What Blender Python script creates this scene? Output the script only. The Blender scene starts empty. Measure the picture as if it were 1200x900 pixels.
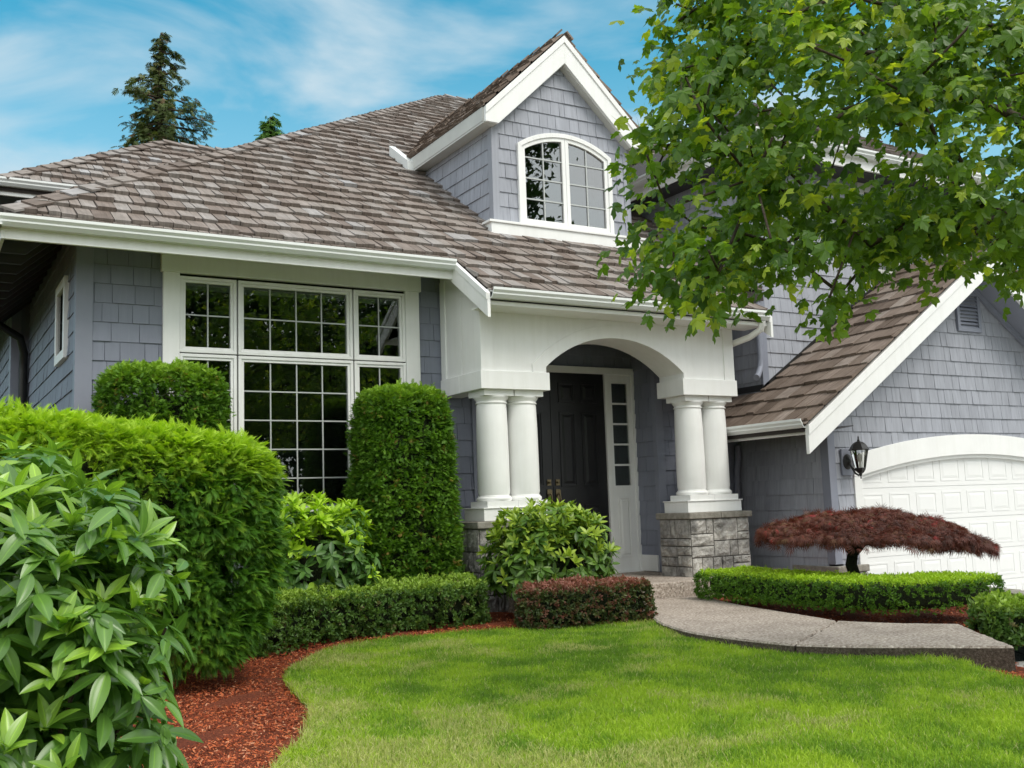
import bpy, bmesh, math, random
import numpy as np
from mathutils import Matrix, Vector

random.seed(7)
RNG = np.random.default_rng(11)
S = bpy.context.scene
H = 1.1                      # camera height above the lawn; heights below are written relative to the camera
COL = S.collection
R = math.radians

# ------------------------------------------------------------------ camera
MC = np.array([[0.8615, -0.0336, -0.5066], [0.0302, -0.9926, 0.1171], [0.5068, 0.1162, 0.8542]])  # camera right, down, forward
def _cam_axes(yaw=-0.53232929, pit=0.11727032, rol=-0.03405253):
    cy, sy, cp, sp, cr, sr = math.cos(yaw), math.sin(yaw), math.cos(pit), math.sin(pit), math.cos(rol), math.sin(rol)
    r0 = np.diag([1, -1, 1.0])
    Ry = np.array([[cy, 0, sy], [0, 1, 0], [-sy, 0, cy]])
    Rx = np.array([[1, 0, 0], [0, cp, sp], [0, -sp, cp]])
    Rz = np.array([[cr, -sr, 0], [sr, cr, 0], [0, 0, 1]])
    m = Rz @ Rx @ Ry @ r0
    return m[:, [0, 2, 1]]
MC = _cam_axes()
FOC = 1207.166
cam = bpy.data.cameras.new('camera')
cam.sensor_width = 36.0
cam.lens = FOC / 1200 * 36
cam.clip_start, cam.clip_end = 0.05, 3000
camo = bpy.data.objects.new('camera', cam)
COL.objects.link(camo)
rm = Matrix.Identity(4)
for i in range(3):
    rm[i][0], rm[i][1], rm[i][2] = MC[0][i], -MC[1][i], -MC[2][i]
rm[2][3] = H
camo.matrix_world = rm
S.camera = camo

# ------------------------------------------------------------------ world, sun, exposure
SUN_EL, SUN_AZ = R(52), R(158)          # azimuth clockwise from +Y (the sun stands behind the camera's right shoulder)
SKY_STRENGTH = 0.12
CLOUD_SHIFT = (0.0, 0.0, 0.0)
W = bpy.data.worlds.new('World')
S.world = W
W.use_nodes = True
nt = W.node_tree
nt.nodes.clear()
def N(tree, kind, **kw):
    n = tree.nodes.new(kind)
    for k, v in kw.items():
        if k.startswith('i_'):
            n.inputs[int(k[2:])].default_value = v
        else:
            setattr(n, k, v)
    return n
out = N(nt, 'ShaderNodeOutputWorld')
bg = N(nt, 'ShaderNodeBackground')
bg.inputs['Strength'].default_value = SKY_STRENGTH
sky = N(nt, 'ShaderNodeTexSky', sky_type='NISHITA', sun_disc=False)
sky.sun_elevation, sky.sun_rotation = SUN_EL, SUN_AZ
sky.air_density, sky.dust_density, sky.ozone_density = 1.0, 0.6, 2.5
tc = N(nt, 'ShaderNodeTexCoord')
L = nt.links.new
mp = N(nt, 'ShaderNodeMapping')
mp.inputs['Scale'].default_value = (1.0, 1.0, 2.4)
mp.inputs['Rotation'].default_value = (0.10, 0.32, 0.9)
mp.inputs['Location'].default_value = CLOUD_SHIFT
n1 = N(nt, 'ShaderNodeTexNoise')
n1.inputs['Scale'].default_value = 2.9
n1.inputs['Detail'].default_value = 8
n1.inputs['Roughness'].default_value = 0.5
n1.inputs['Distortion'].default_value = 0.45
r1 = N(nt, 'ShaderNodeValToRGB')
r1.color_ramp.elements[0].position, r1.color_ramp.elements[1].position = 0.41, 0.68
r1.color_ramp.interpolation = 'EASE'
# a cloud deck added out of view, overhead and behind the camera, whitens the light
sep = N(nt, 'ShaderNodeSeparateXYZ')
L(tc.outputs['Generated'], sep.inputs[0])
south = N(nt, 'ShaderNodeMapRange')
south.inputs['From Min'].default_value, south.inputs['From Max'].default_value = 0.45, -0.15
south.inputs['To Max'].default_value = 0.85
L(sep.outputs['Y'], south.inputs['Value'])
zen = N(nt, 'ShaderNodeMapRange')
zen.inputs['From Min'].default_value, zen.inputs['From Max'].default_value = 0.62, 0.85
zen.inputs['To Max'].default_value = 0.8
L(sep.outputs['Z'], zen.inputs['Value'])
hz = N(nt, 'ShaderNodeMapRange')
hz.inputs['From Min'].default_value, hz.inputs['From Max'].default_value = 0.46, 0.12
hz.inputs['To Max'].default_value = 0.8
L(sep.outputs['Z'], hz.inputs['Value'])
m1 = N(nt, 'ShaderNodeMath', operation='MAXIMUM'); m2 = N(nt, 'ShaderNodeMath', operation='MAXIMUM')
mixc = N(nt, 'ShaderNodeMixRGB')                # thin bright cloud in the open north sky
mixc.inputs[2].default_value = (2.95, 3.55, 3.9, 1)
deck = N(nt, 'ShaderNodeMixRGB')                # the added deck out of view, brighter than the visible cloud
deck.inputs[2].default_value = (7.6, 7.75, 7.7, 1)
tint = N(nt, 'ShaderNodeMixRGB', blend_type='MULTIPLY')
tint.inputs[0].default_value = 1.0
tint.inputs[2].default_value = (0.10, 0.90, 0.84, 1)
L(tc.outputs['Generated'], mp.inputs['Vector'])
L(mp.outputs['Vector'], n1.inputs['Vector'])
L(n1.outputs['Fac'], r1.inputs['Fac'])
L(sky.outputs['Color'], tint.inputs[1])
L(tint.outputs['Color'], mixc.inputs[1])
L(r1.outputs['Color'], m1.inputs[0]); L(hz.outputs[0], m1.inputs[1])
L(m1.outputs[0], mixc.inputs[0])
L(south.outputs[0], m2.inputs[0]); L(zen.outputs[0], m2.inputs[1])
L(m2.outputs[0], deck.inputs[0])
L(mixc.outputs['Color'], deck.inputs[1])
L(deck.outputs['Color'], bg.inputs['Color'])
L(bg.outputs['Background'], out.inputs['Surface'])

sd = bpy.data.lights.new('sun', 'SUN')
sd.energy, sd.angle, sd.color = 1.2, R(28), (1.0, 0.94, 0.85)
so = bpy.data.objects.new('sun', sd)
COL.objects.link(so)
sdir = Vector((math.sin(SUN_AZ) * math.cos(SUN_EL), math.cos(SUN_AZ) * math.cos(SUN_EL), math.sin(SUN_EL)))
so.rotation_euler = sdir.to_track_quat('Z', 'Y').to_euler()
so.location = (4, -6, 14)
S.view_settings.view_transform = 'Standard'
S.view_settings.look = 'None'
S.view_settings.gamma = 1.0
S.view_settings.use_curve_mapping = False
S.view_settings.exposure = 0.86
S.cycles.max_bounces = 8
S.cycles.transparent_max_bounces = 12
S.cycles.caustics_reflective = False
S.cycles.caustics_refractive = False

# ------------------------------------------------------------------ materials
def new_mat(name):
    m = bpy.data.materials.new(name)
    m.use_nodes = True
    t = m.node_tree
    t.nodes.clear()
    o = N(t, 'ShaderNodeOutputMaterial')
    b = N(t, 'ShaderNodeBsdfPrincipled')
    t.links.new(b.outputs[0], o.inputs['Surface'])
    return m, t, b, o
def ramp(t, stops):
    r = N(t, 'ShaderNodeValToRGB')
    e = r.color_ramp.elements
    while len(e) < len(stops):
        e.new(0.5)
    for el, (p, c) in zip(e, stops):
        el.position = p
        el.color = (*c, 1)
    return r
def noise(t, scale, detail=4, rough=0.55, vec=None):
    n = N(t, 'ShaderNodeTexNoise')
    n.inputs['Scale'].default_value = scale
    n.inputs['Detail'].default_value = detail
    n.inputs['Roughness'].default_value = rough
    if vec is not None:
        t.links.new(vec, n.inputs['Vector'])
    return n
def objco(t, scale=(1, 1, 1)):
    c = N(t, 'ShaderNodeTexCoord')
    m = N(t, 'ShaderNodeMapping')
    m.inputs['Scale'].default_value = scale
    t.links.new(c.outputs['Object'], m.inputs['Vector'])
    return m.outputs['Vector']
def attr(t, scale=None):
    a = N(t, 'ShaderNodeAttribute', attribute_name='puv')
    s = N(t, 'ShaderNodeSeparateXYZ')
    t.links.new(a.outputs['Vector'], s.inputs[0])
    if scale is None:
        return a, s
    m = N(t, 'ShaderNodeMapping')
    m.inputs['Scale'].default_value = scale
    t.links.new(a.outputs['Vector'], m.inputs['Vector'])
    return a, s, m.outputs['Vector']
def bump(t, b, h, strength, dist=0.01):
    n = N(t, 'ShaderNodeBump')
    n.inputs['Strength'].default_value = strength
    n.inputs['Distance'].default_value = dist
    t.links.new(h, n.inputs['Height'])
    t.links.new(n.outputs[0], b.inputs['Normal'])
def mul(t, a, b_):
    m = N(t, 'ShaderNodeMixRGB', blend_type='MULTIPLY')
    m.inputs[0].default_value = 1
    t.links.new(a, m.inputs[1])
    t.links.new(b_, m.inputs[2])
    return m.outputs[0]
def mixc_(t, f, a, b_):
    m = N(t, 'ShaderNodeMixRGB')
    for k, v in ((0, f), (1, a), (2, b_)):
        if isinstance(v, (int, float)):
            m.inputs[k].default_value = v
        elif isinstance(v, tuple):
            m.inputs[k].default_value = (*v, 1)
        else:
            t.links.new(v, m.inputs[k])
    return m.outputs[0]

def mat_plain(name, col, rough=0.5, var=0.08, scale=6, spec=0.5, bmp=0.0, bscale=60, metal=0.0):
    m, t, b, o = new_mat(name)
    v = objco(t)
    n = noise(t, scale, 6, 0.6, v)
    r = ramp(t, [(0.25, tuple(c * (1 - var) for c in col)), (0.75, tuple(min(1, c * (1 + var)) for c in col))])
    t.links.new(n.outputs['Fac'], r.inputs['Fac'])
    t.links.new(r.outputs[0], b.inputs['Base Color'])
    b.inputs['Roughness'].default_value = rough
    b.inputs['Metallic'].default_value = metal
    b.inputs['Specular IOR Level'].default_value = spec
    if bmp:
        n2 = noise(t, bscale, 4, 0.6, v)
        bump(t, b, n2.outputs['Fac'], bmp, 0.004)
    return m

def mat_siding(name, col, weather=0.12):
    m, t, b, o = new_mat(name)
    a, s, v = attr(t, (26, 2.5, 60))
    g = noise(t, 1.0, 5, 0.6, v)                     # wood grain running up and down
    r = ramp(t, [(0.3, (1 - weather,) * 3), (0.7, (1 + weather * 0.5,) * 3)])
    t.links.new(g.outputs['Fac'], r.inputs['Fac'])
    r2 = ramp(t, [(0.0, tuple(c * 0.93 for c in col)), (0.5, col), (1.0, tuple(c * 1.06 for c in col))])
    t.links.new(s.outputs['Z'], r2.inputs['Fac'])
    big = noise(t, 0.9, 4, 0.6, objco(t))
    rb = ramp(t, [(0.3, (0.93,) * 3), (0.7, (1.04,) * 3)])
    t.links.new(big.outputs['Fac'], rb.inputs['Fac'])
    c = mul(t, mul(t, r.outputs[0], r2.outputs[0]), rb.outputs[0])
    t.links.new(c, b.inputs['Base Color'])
    b.inputs['Roughness'].default_value = 0.62
    b.inputs['Specular IOR Level'].default_value = 0.3
    bump(t, b, g.outputs['Fac'], 0.35, 0.004)
    return m

def mat_shake(name, stops, grain=0.4):
    m, t, b, o = new_mat(name)
    a, s, v = attr(t, (42, 3.2, 90))
    g = noise(t, 1.0, 6, 0.65, v)
    r = ramp(t, [(0.25, (1 - grain,) * 3), (0.75, (1 + grain * 0.45,) * 3)])
    t.links.new(g.outputs['Fac'], r.inputs['Fac'])
    r2 = ramp(t, stops)
    t.links.new(s.outputs['Z'], r2.inputs['Fac'])
    n3 = noise(t, 5, 5, 0.6, objco(t))
    r3 = ramp(t, [(0.35, (0.82, 0.8, 0.78)), (0.7, (1.1, 1.1, 1.12))])
    t.links.new(n3.outputs['Fac'], r3.inputs['Fac'])
    t.links.new(mul(t, mul(t, r.outputs[0], r2.outputs[0]), r3.outputs[0]), b.inputs['Base Color'])
    b.inputs['Roughness'].default_value = 0.75
    b.inputs['Specular IOR Level'].default_value = 0.25
    bump(t, b, g.outputs['Fac'], 0.8, 0.006)
    return m

def mat_leaf(name, stops, tipcol=None, tipstops=(0.55, 0.95), rough=0.42, trans=0.3, spec=0.45, vein=0.0, tcol=None):
    """puv.z is a leaf's own random shade, puv.y its age (1 = fresh growth at a shoot's tip), puv.x the place across the blade."""
    m, t, b, o = new_mat(name)
    a, s = attr(t)
    r = ramp(t, stops)
    t.links.new(s.outputs['Z'], r.inputs['Fac'])
    c = r.outputs[0]
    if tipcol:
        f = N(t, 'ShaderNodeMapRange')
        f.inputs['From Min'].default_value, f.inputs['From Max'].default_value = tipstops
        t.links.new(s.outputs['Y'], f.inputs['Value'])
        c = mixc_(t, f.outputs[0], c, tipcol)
    n = noise(t, 9, 3, 0.5, objco(t))
    rr = ramp(t, [(0.3, (0.86, 0.88, 0.86)), (0.7, (1.1, 1.08, 1.05))])
    t.links.new(n.outputs['Fac'], rr.inputs['Fac'])
    c = mul(t, c, rr.outputs[0])
    if vein:
        va = N(t, 'ShaderNodeMath', operation='ABSOLUTE')
        t.links.new(s.outputs['X'], va.inputs[0])
        vr = ramp(t, [(0.0, (1.5, 1.45, 1.2)), (0.07, (1, 1, 1)), (0.40, (1, 1, 1)), (0.45, (0.8, 0.85, 0.8)), (0.5, (1, 1, 1))])
        t.links.new(va.outputs[0], vr.inputs['Fac'])
        c = mul(t, c, vr.outputs[0])
    t.links.new(c, b.inputs['Base Color'])
    b.inputs['Roughness'].default_value = rough
    b.inputs['Specular IOR Level'].default_value = spec
    tr = N(t, 'ShaderNodeBsdfTranslucent')
    tm = N(t, 'ShaderNodeMixRGB', blend_type='MULTIPLY')
    tm.inputs[0].default_value = 1
    tm.inputs[2].default_value = (*(tcol or (1.7, 1.75, 0.7)), 1)
    t.links.new(c, tm.inputs[1])
    t.links.new(tm.outputs[0], tr.inputs['Color'])
    mx = N(t, 'ShaderNodeMixShader')
    mx.inputs[0].default_value = trans
    t.links.new(b.outputs[0], mx.inputs[1])
    t.links.new(tr.outputs[0], mx.inputs[2])
    t.links.new(mx.outputs[0], o.inputs['Surface'])
    return m

def mat_glass(name, tintc=(0.75, 0.8, 0.78), boost=0.06):
    m, t, b, o = new_mat(name)
    t.nodes.remove(b)
    fr = N(t, 'ShaderNodeFresnel')
    fr.inputs['IOR'].default_value = 1.52
    ad = N(t, 'ShaderNodeMath', operation='ADD')
    ad.inputs[1].default_value = boost
    gl = N(t, 'ShaderNodeBsdfGlossy')
    gl.inputs['Roughness'].default_value = 0.004
    nb = noise(t, 1.3, 1, 0.4, objco(t))
    bp = N(t, 'ShaderNodeBump')
    bp.inputs['Strength'].default_value = 0.10
    bp.inputs['Distance'].default_value = 0.02
    t.links.new(nb.outputs['Fac'], bp.inputs['Height'])
    t.links.new(bp.outputs[0], gl.inputs['Normal'])
    tr = N(t, 'ShaderNodeBsdfTransparent')
    tr.inputs['Color'].default_value = (*tintc, 1)
    mx = N(t, 'ShaderNodeMixShader')
    t.links.new(fr.outputs[0], ad.inputs[0])
    t.links.new(ad.outputs[0], mx.inputs[0])
    t.links.new(tr.outputs[0], mx.inputs[1])
    t.links.new(gl.outputs[0], mx.inputs[2])
    t.links.new(mx.outputs[0], o.inputs['Surface'])
    return m

def mat_ground(name, stops, scale, rough=0.9, bmp=0.6, bscale=80, detail=8, dist=0.01, scale2=None, stops2=None):
    m, t, b, o = new_mat(name)
    v = objco(t)
    n = noise(t, scale, detail, 0.65, v)
    r = ramp(t, stops)
    t.links.new(n.outputs['Fac'], r.inputs['Fac'])
    c = r.outputs[0]
    if scale2:
        n2 = noise(t, scale2, 4, 0.6, v)
        r2 = ramp(t, stops2)
        t.links.new(n2.outputs['Fac'], r2.inputs['Fac'])
        c = mul(t, c, r2.outputs[0])
    t.links.new(c, b.inputs['Base Color'])
    b.inputs['Roughness'].default_value = rough
    b.inputs['Specular IOR Level'].default_value = 0.3
    n3 = noise(t, bscale, 5, 0.6, v)
    bump(t, b, n3.outputs['Fac'], bmp, dist)
    return m

M = {}
M['siding'] = mat_siding('siding_paint', (0.225, 0.24, 0.295), 0.07)
M['siding_worn'] = mat_siding('weathered_siding_paint', (0.355, 0.368, 0.415), 0.17)
M['board'] = mat_plain('grey_board_paint', (0.23, 0.245, 0.30), 0.55, 0.05)
M['white'] = mat_plain('white_trim_paint', (0.85, 0.85, 0.835), 0.45, 0.035, 3, 0.4)
def add_streaks(m, amount=0.10):
    """faint rain streaks and grime on outdoor paint"""
    t = m.node_tree
    b = next(n for n in t.nodes if n.type == 'BSDF_PRINCIPLED')
    src = b.inputs['Base Color'].links[0].from_socket
    n = noise(t, 1.0, 6, 0.65, objco(t, (14, 14, 1.1)))
    n2 = noise(t, 2.3, 5, 0.6, objco(t))
    r = ramp(t, [(0.30, (1 - amount, 1 - amount * 1.05, 1 - amount * 1.25)), (0.58, (1, 1, 1))])
    r2 = ramp(t, [(0.32, (1 - amount * .7,) * 3), (0.6, (1, 1, 1))])
    t.links.new(n.outputs['Fac'], r.inputs['Fac']); t.links.new(n2.outputs['Fac'], r2.inputs['Fac'])
    t.links.new(mul(t, mul(t, src, r.outputs[0]), r2.outputs[0]), b.inputs['Base Color'])
add_streaks(M['white'], 0.045)
M['gutter'] = mat_plain('white_gutter_metal', (0.76, 0.78, 0.77), 0.35, 0.04, 2.5, 0.5)
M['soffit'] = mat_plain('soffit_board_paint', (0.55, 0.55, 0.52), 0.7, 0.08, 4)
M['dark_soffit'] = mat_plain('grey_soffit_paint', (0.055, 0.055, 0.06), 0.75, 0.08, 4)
M['shake'] = mat_shake('cedar_shake', [(0.0, (0.16, 0.125, 0.105)), (0.35, (0.235, 0.195, 0.17)), (0.65, (0.275, 0.24, 0.215)), (0.94, (0.315, 0.29, 0.272)), (1.0, (0.39, 0.39, 0.40))])
M['shake_brown'] = mat_shake('brown_cedar_shake', [(0.0, (0.12, 0.088, 0.068)), (0.4, (0.19, 0.145, 0.115)), (0.8, (0.255, 0.20, 0.165)), (1.0, (0.31, 0.265, 0.23))])
M['deck'] = mat_plain('roof_underlay', (0.035, 0.028, 0.025), 0.9)
M['door'] = mat_plain('black_door_paint', (0.012, 0.012, 0.014), 0.32, 0.15, 5, 0.5)
M['brass'] = mat_plain('aged_brass', (0.20, 0.16, 0.095), 0.32, 0.2, 30, 0.5, metal=1.0)
M['iron'] = mat_plain('black_iron', (0.014, 0.013, 0.012), 0.42, 0.25, 30, 0.5, bmp=0.2)
M['glass'] = mat_glass('window_glass')
M['dormer_glass'] = mat_glass('dormer_window_glass', (0.5, 0.52, 0.52), 0.22)
M['lamp_glass'] = mat_glass('lantern_glass', (0.93, 0.94, 0.93), 0.02)
M['muntin'] = mat_plain('grey_white_muntin', (0.46, 0.48, 0.47), 0.4, 0.03)
M['bulb'] = mat_plain('frosted_bulb', (0.82, 0.8, 0.72), 0.3, 0.02)
M['blind'] = mat_plain('roller_blind_fabric', (0.30, 0.32, 0.27), 0.8, 0.05)
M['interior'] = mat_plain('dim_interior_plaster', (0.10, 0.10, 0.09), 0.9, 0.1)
M['garage_white'] = mat_plain('garage_door_paint', (0.82, 0.82, 0.81), 0.42, 0.02, 2, 0.4)
M['stone'] = mat_ground('ashlar_stone', [(0.28, (0.13, 0.125, 0.12)), (0.42, (0.30, 0.295, 0.285)), (0.54, (0.43, 0.42, 0.405)), (0.7, (0.62, 0.61, 0.59))], 7, 0.85, 1.0, 22, 9, 0.03, 2.6, [(0.32, (0.55, 0.54, 0.54)), (0.68, (1.2, 1.16, 1.1))])
M['cap'] = mat_ground('stone_cap', [(0.3, (0.17, 0.155, 0.125)), (0.7, (0.34, 0.32, 0.28))], 14, 0.85, 0.6, 60, 7)
M['mortar'] = mat_ground('mortar', [(0.3, (0.075, 0.068, 0.06)), (0.7, (0.14, 0.13, 0.115))], 20, 0.95, 0.4, 90)
M['concrete'] = mat_ground('exposed_aggregate', [(0.32, (0.12, 0.09, 0.07)), (0.44, (0.34, 0.285, 0.24)), (0.56, (0.45, 0.385, 0.335)), (0.68, (0.74, 0.68, 0.60))], 48, 0.85, 0.8, 80, 5, 0.008, 2.4, [(0.3, (0.72, 0.70, 0.67)), (0.5, (0.97, 0.96, 0.95)), (0.75, (1.10, 1.09, 1.07))])
M['concrete_edge'] = mat_ground('rough_concrete_edge', [(0.30, (0.045, 0.035, 0.026)), (0.5, (0.105, 0.085, 0.066)), (0.75, (0.22, 0.19, 0.16))], 60, 0.95, 0.9, 70, 5, 0.015, 3, [(0.3, (0.7, 0.7, 0.68)), (0.7, (1.15, 1.1, 1.05))])
M['driveway'] = mat_ground('driveway_concrete', [(0.3, (0.33, 0.32, 0.30)), (0.7, (0.46, 0.45, 0.43))], 40, 0.9, 0.3, 120, 5)
M['mulch'] = mat_ground('bark_mulch', [(0.28, (0.09, 0.025, 0.013)), (0.5, (0.24, 0.058, 0.026)), (0.72, (0.38, 0.11, 0.045))], 70, 0.95, 1.0, 80, 8, 0.03, 1.4, [(0.3, (0.7, 0.66, 0.66)), (0.7, (1.15, 1.1, 1.0))])
M['soil'] = mat_ground('lawn_soil', [(0.3, (0.07, 0.10, 0.02)), (0.7, (0.14, 0.19, 0.04))], 30, 0.95, 0.6, 60)
M['field'] = mat_ground('street_ground', [(0.3, (0.05, 0.075, 0.025)), (0.7, (0.085, 0.10, 0.045))], 0.5, 0.95, 0.3, 8)
M['bark'] = mat_ground('tree_bark', [(0.3, (0.035, 0.025, 0.018)), (0.7, (0.105, 0.08, 0.06))], 30, 0.9, 0.8, 40)
M['twig'] = mat_ground('brown_twig', [(0.3, (0.03, 0.022, 0.014)), (0.7, (0.075, 0.055, 0.035))], 30, 0.9, 0.6, 60)
M['dark_core_trunk'] = mat_ground('dark_core_and_trunk', [(0.3, (0.012, 0.018, 0.006)), (0.7, (0.03, 0.045, 0.014))], 40, 0.95, 1.0, 60, dist=0.05)  # near-black, for the added light-blocking plant cores and the lace maple trunk

def chip_mat(name, stops, rough=0.85):
    m, t, b, o = new_mat(name)
    a, s = attr(t)
    r = ramp(t, stops)
    t.links.new(s.outputs['Z'], r.inputs['Fac'])
    t.links.new(r.outputs[0], b.inputs['Base Color'])
    b.inputs['Roughness'].default_value = rough
    b.inputs['Specular IOR Level'].default_value = 0.25
    return m
M['chips'] = chip_mat('mulch_chips', [(0, (0.13, 0.03, 0.015)), (0.45, (0.40, 0.085, 0.032)), (0.85, (0.56, 0.15, 0.05)), (1, (0.62, 0.32, 0.19))])
M['viburnum'] = mat_leaf('viburnum_leaf', [(0, (0.06, 0.14, 0.026)), (0.55, (0.11, 0.235, 0.04)), (1, (0.165, 0.315, 0.058))], (0.29, 0.48, 0.055), (0.5, 1.0), 0.3, 0.26, 0.65, vein=1)
M['feather'] = mat_leaf('feathery_cypress', [(0, (0.04, 0.12, 0.014)), (0.6, (0.08, 0.205, 0.02)), (1, (0.135, 0.29, 0.026))], (0.36, 0.53, 0.035), (0.42, 1.05), 0.55, 0.30, 0.25)
M['thuja'] = mat_leaf('arborvitae', [(0, (0.045, 0.12, 0.014)), (0.6, (0.115, 0.24, 0.024)), (0.95, (0.17, 0.32, 0.034)), (1, (0.24, 0.18, 0.05))], (0.26, 0.42, 0.04), (0.5, 1.1), 0.55, 0.28, 0.25)
M['rhodo'] = mat_leaf('rhododendron_leaf', [(0, (0.045, 0.12, 0.022)), (0.6, (0.085, 0.19, 0.034)), (1, (0.13, 0.25, 0.044))], (0.38, 0.58, 0.035), (0.5, 0.85), 0.4, 0.22, 0.4)
M['laurel'] = mat_leaf('laurel_leaf', [(0, (0.055, 0.13, 0.018)), (0.6, (0.11, 0.215, 0.03)), (1, (0.17, 0.29, 0.04))], (0.36, 0.48, 0.055), (0.5, 0.95), 0.38, 0.22, 0.4)
M['azalea'] = mat_leaf('azalea_leaf', [(0, (0.05, 0.115, 0.022)), (0.55, (0.095, 0.185, 0.034)), (0.9, (0.15, 0.25, 0.055)), (1, (0.16, 0.14, 0.06))], (0.30, 0.44, 0.065), (0.5, 1.0), 0.45, 0.22, 0.35)
M['redtip'] = mat_leaf('red_tipped_leaf', [(0, (0.035, 0.06, 0.02)), (0.42, (0.075, 0.115, 0.03)), (0.60, (0.11, 0.13, 0.04)), (0.70, (0.15, 0.085, 0.045)), (0.85, (0.19, 0.075, 0.05)), (1, (0.23, 0.09, 0.065))], (0.32, 0.13, 0.095), (0.60, 1.1), 0.42, 0.22, 0.4, tcol=(1.5, 1.2, 0.8))
M['box'] = mat_leaf('boxwood_leaf', [(0, (0.05, 0.13, 0.012)), (0.55, (0.09, 0.205, 0.016)), (1, (0.14, 0.28, 0.02))], (0.40, 0.58, 0.035), (0.6, 1.0), 0.42, 0.25, 0.35)
M['lace'] = mat_leaf('lace_maple_leaf', [(0, (0.06, 0.024, 0.018)), (0.35, (0.115, 0.036, 0.024)), (0.6, (0.165, 0.052, 0.034)), (0.78, (0.15, 0.085, 0.036)), (0.93, (0.24, 0.045, 0.036)), (1, (0.38, 0.026, 0.03))], (0.16, 0.085, 0.07), (0.75, 1.2), 0.5, 0.2, 0.3, tcol=(1.5, 1.0, 0.8))
M['maple'] = mat_leaf('maple_leaf', [(0, (0.05, 0.115, 0.02)), (0.5, (0.105, 0.205, 0.03)), (0.9, (0.175, 0.295, 0.036)), (1, (0.27, 0.37, 0.045))], (0.38, 0.48, 0.06), (0.8, 1.0), 0.4, 0.5, 0.45, tcol=(2.1, 1.9, 0.6))
M['spruce'] = mat_leaf('spruce_needles', [(0, (0.045, 0.07, 0.022)), (0.6, (0.085, 0.115, 0.036)), (0.9, (0.13, 0.14, 0.05)), (1, (0.17, 0.12, 0.065))], None, rough=0.6, trans=0.15, spec=0.15)
M['young'] = mat_leaf('young_fir_needles', [(0, (0.06, 0.14, 0.03)), (1, (0.12, 0.23, 0.045))], None, rough=0.6, trans=0.2, spec=0.15)
M['grove'] = mat_leaf('street_tree_leaf', [(0, (0.02, 0.05, 0.012)), (1, (0.05, 0.095, 0.02))], None, rough=0.55, trans=0.2, spec=0.2)
M['grass'] = mat_leaf('grass_blade', [(0, (0.16, 0.30, 0.034)), (0.3, (0.26, 0.43, 0.042)), (0.66, (0.42, 0.58, 0.05)), (0.70, (0.40, 0.48, 0.11)), (0.88, (0.53, 0.55, 0.21)), (1, (0.66, 0.61, 0.35))], None, rough=0.55, trans=0.35, spec=0.2, tcol=(1.25, 1.3, 0.75))

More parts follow.
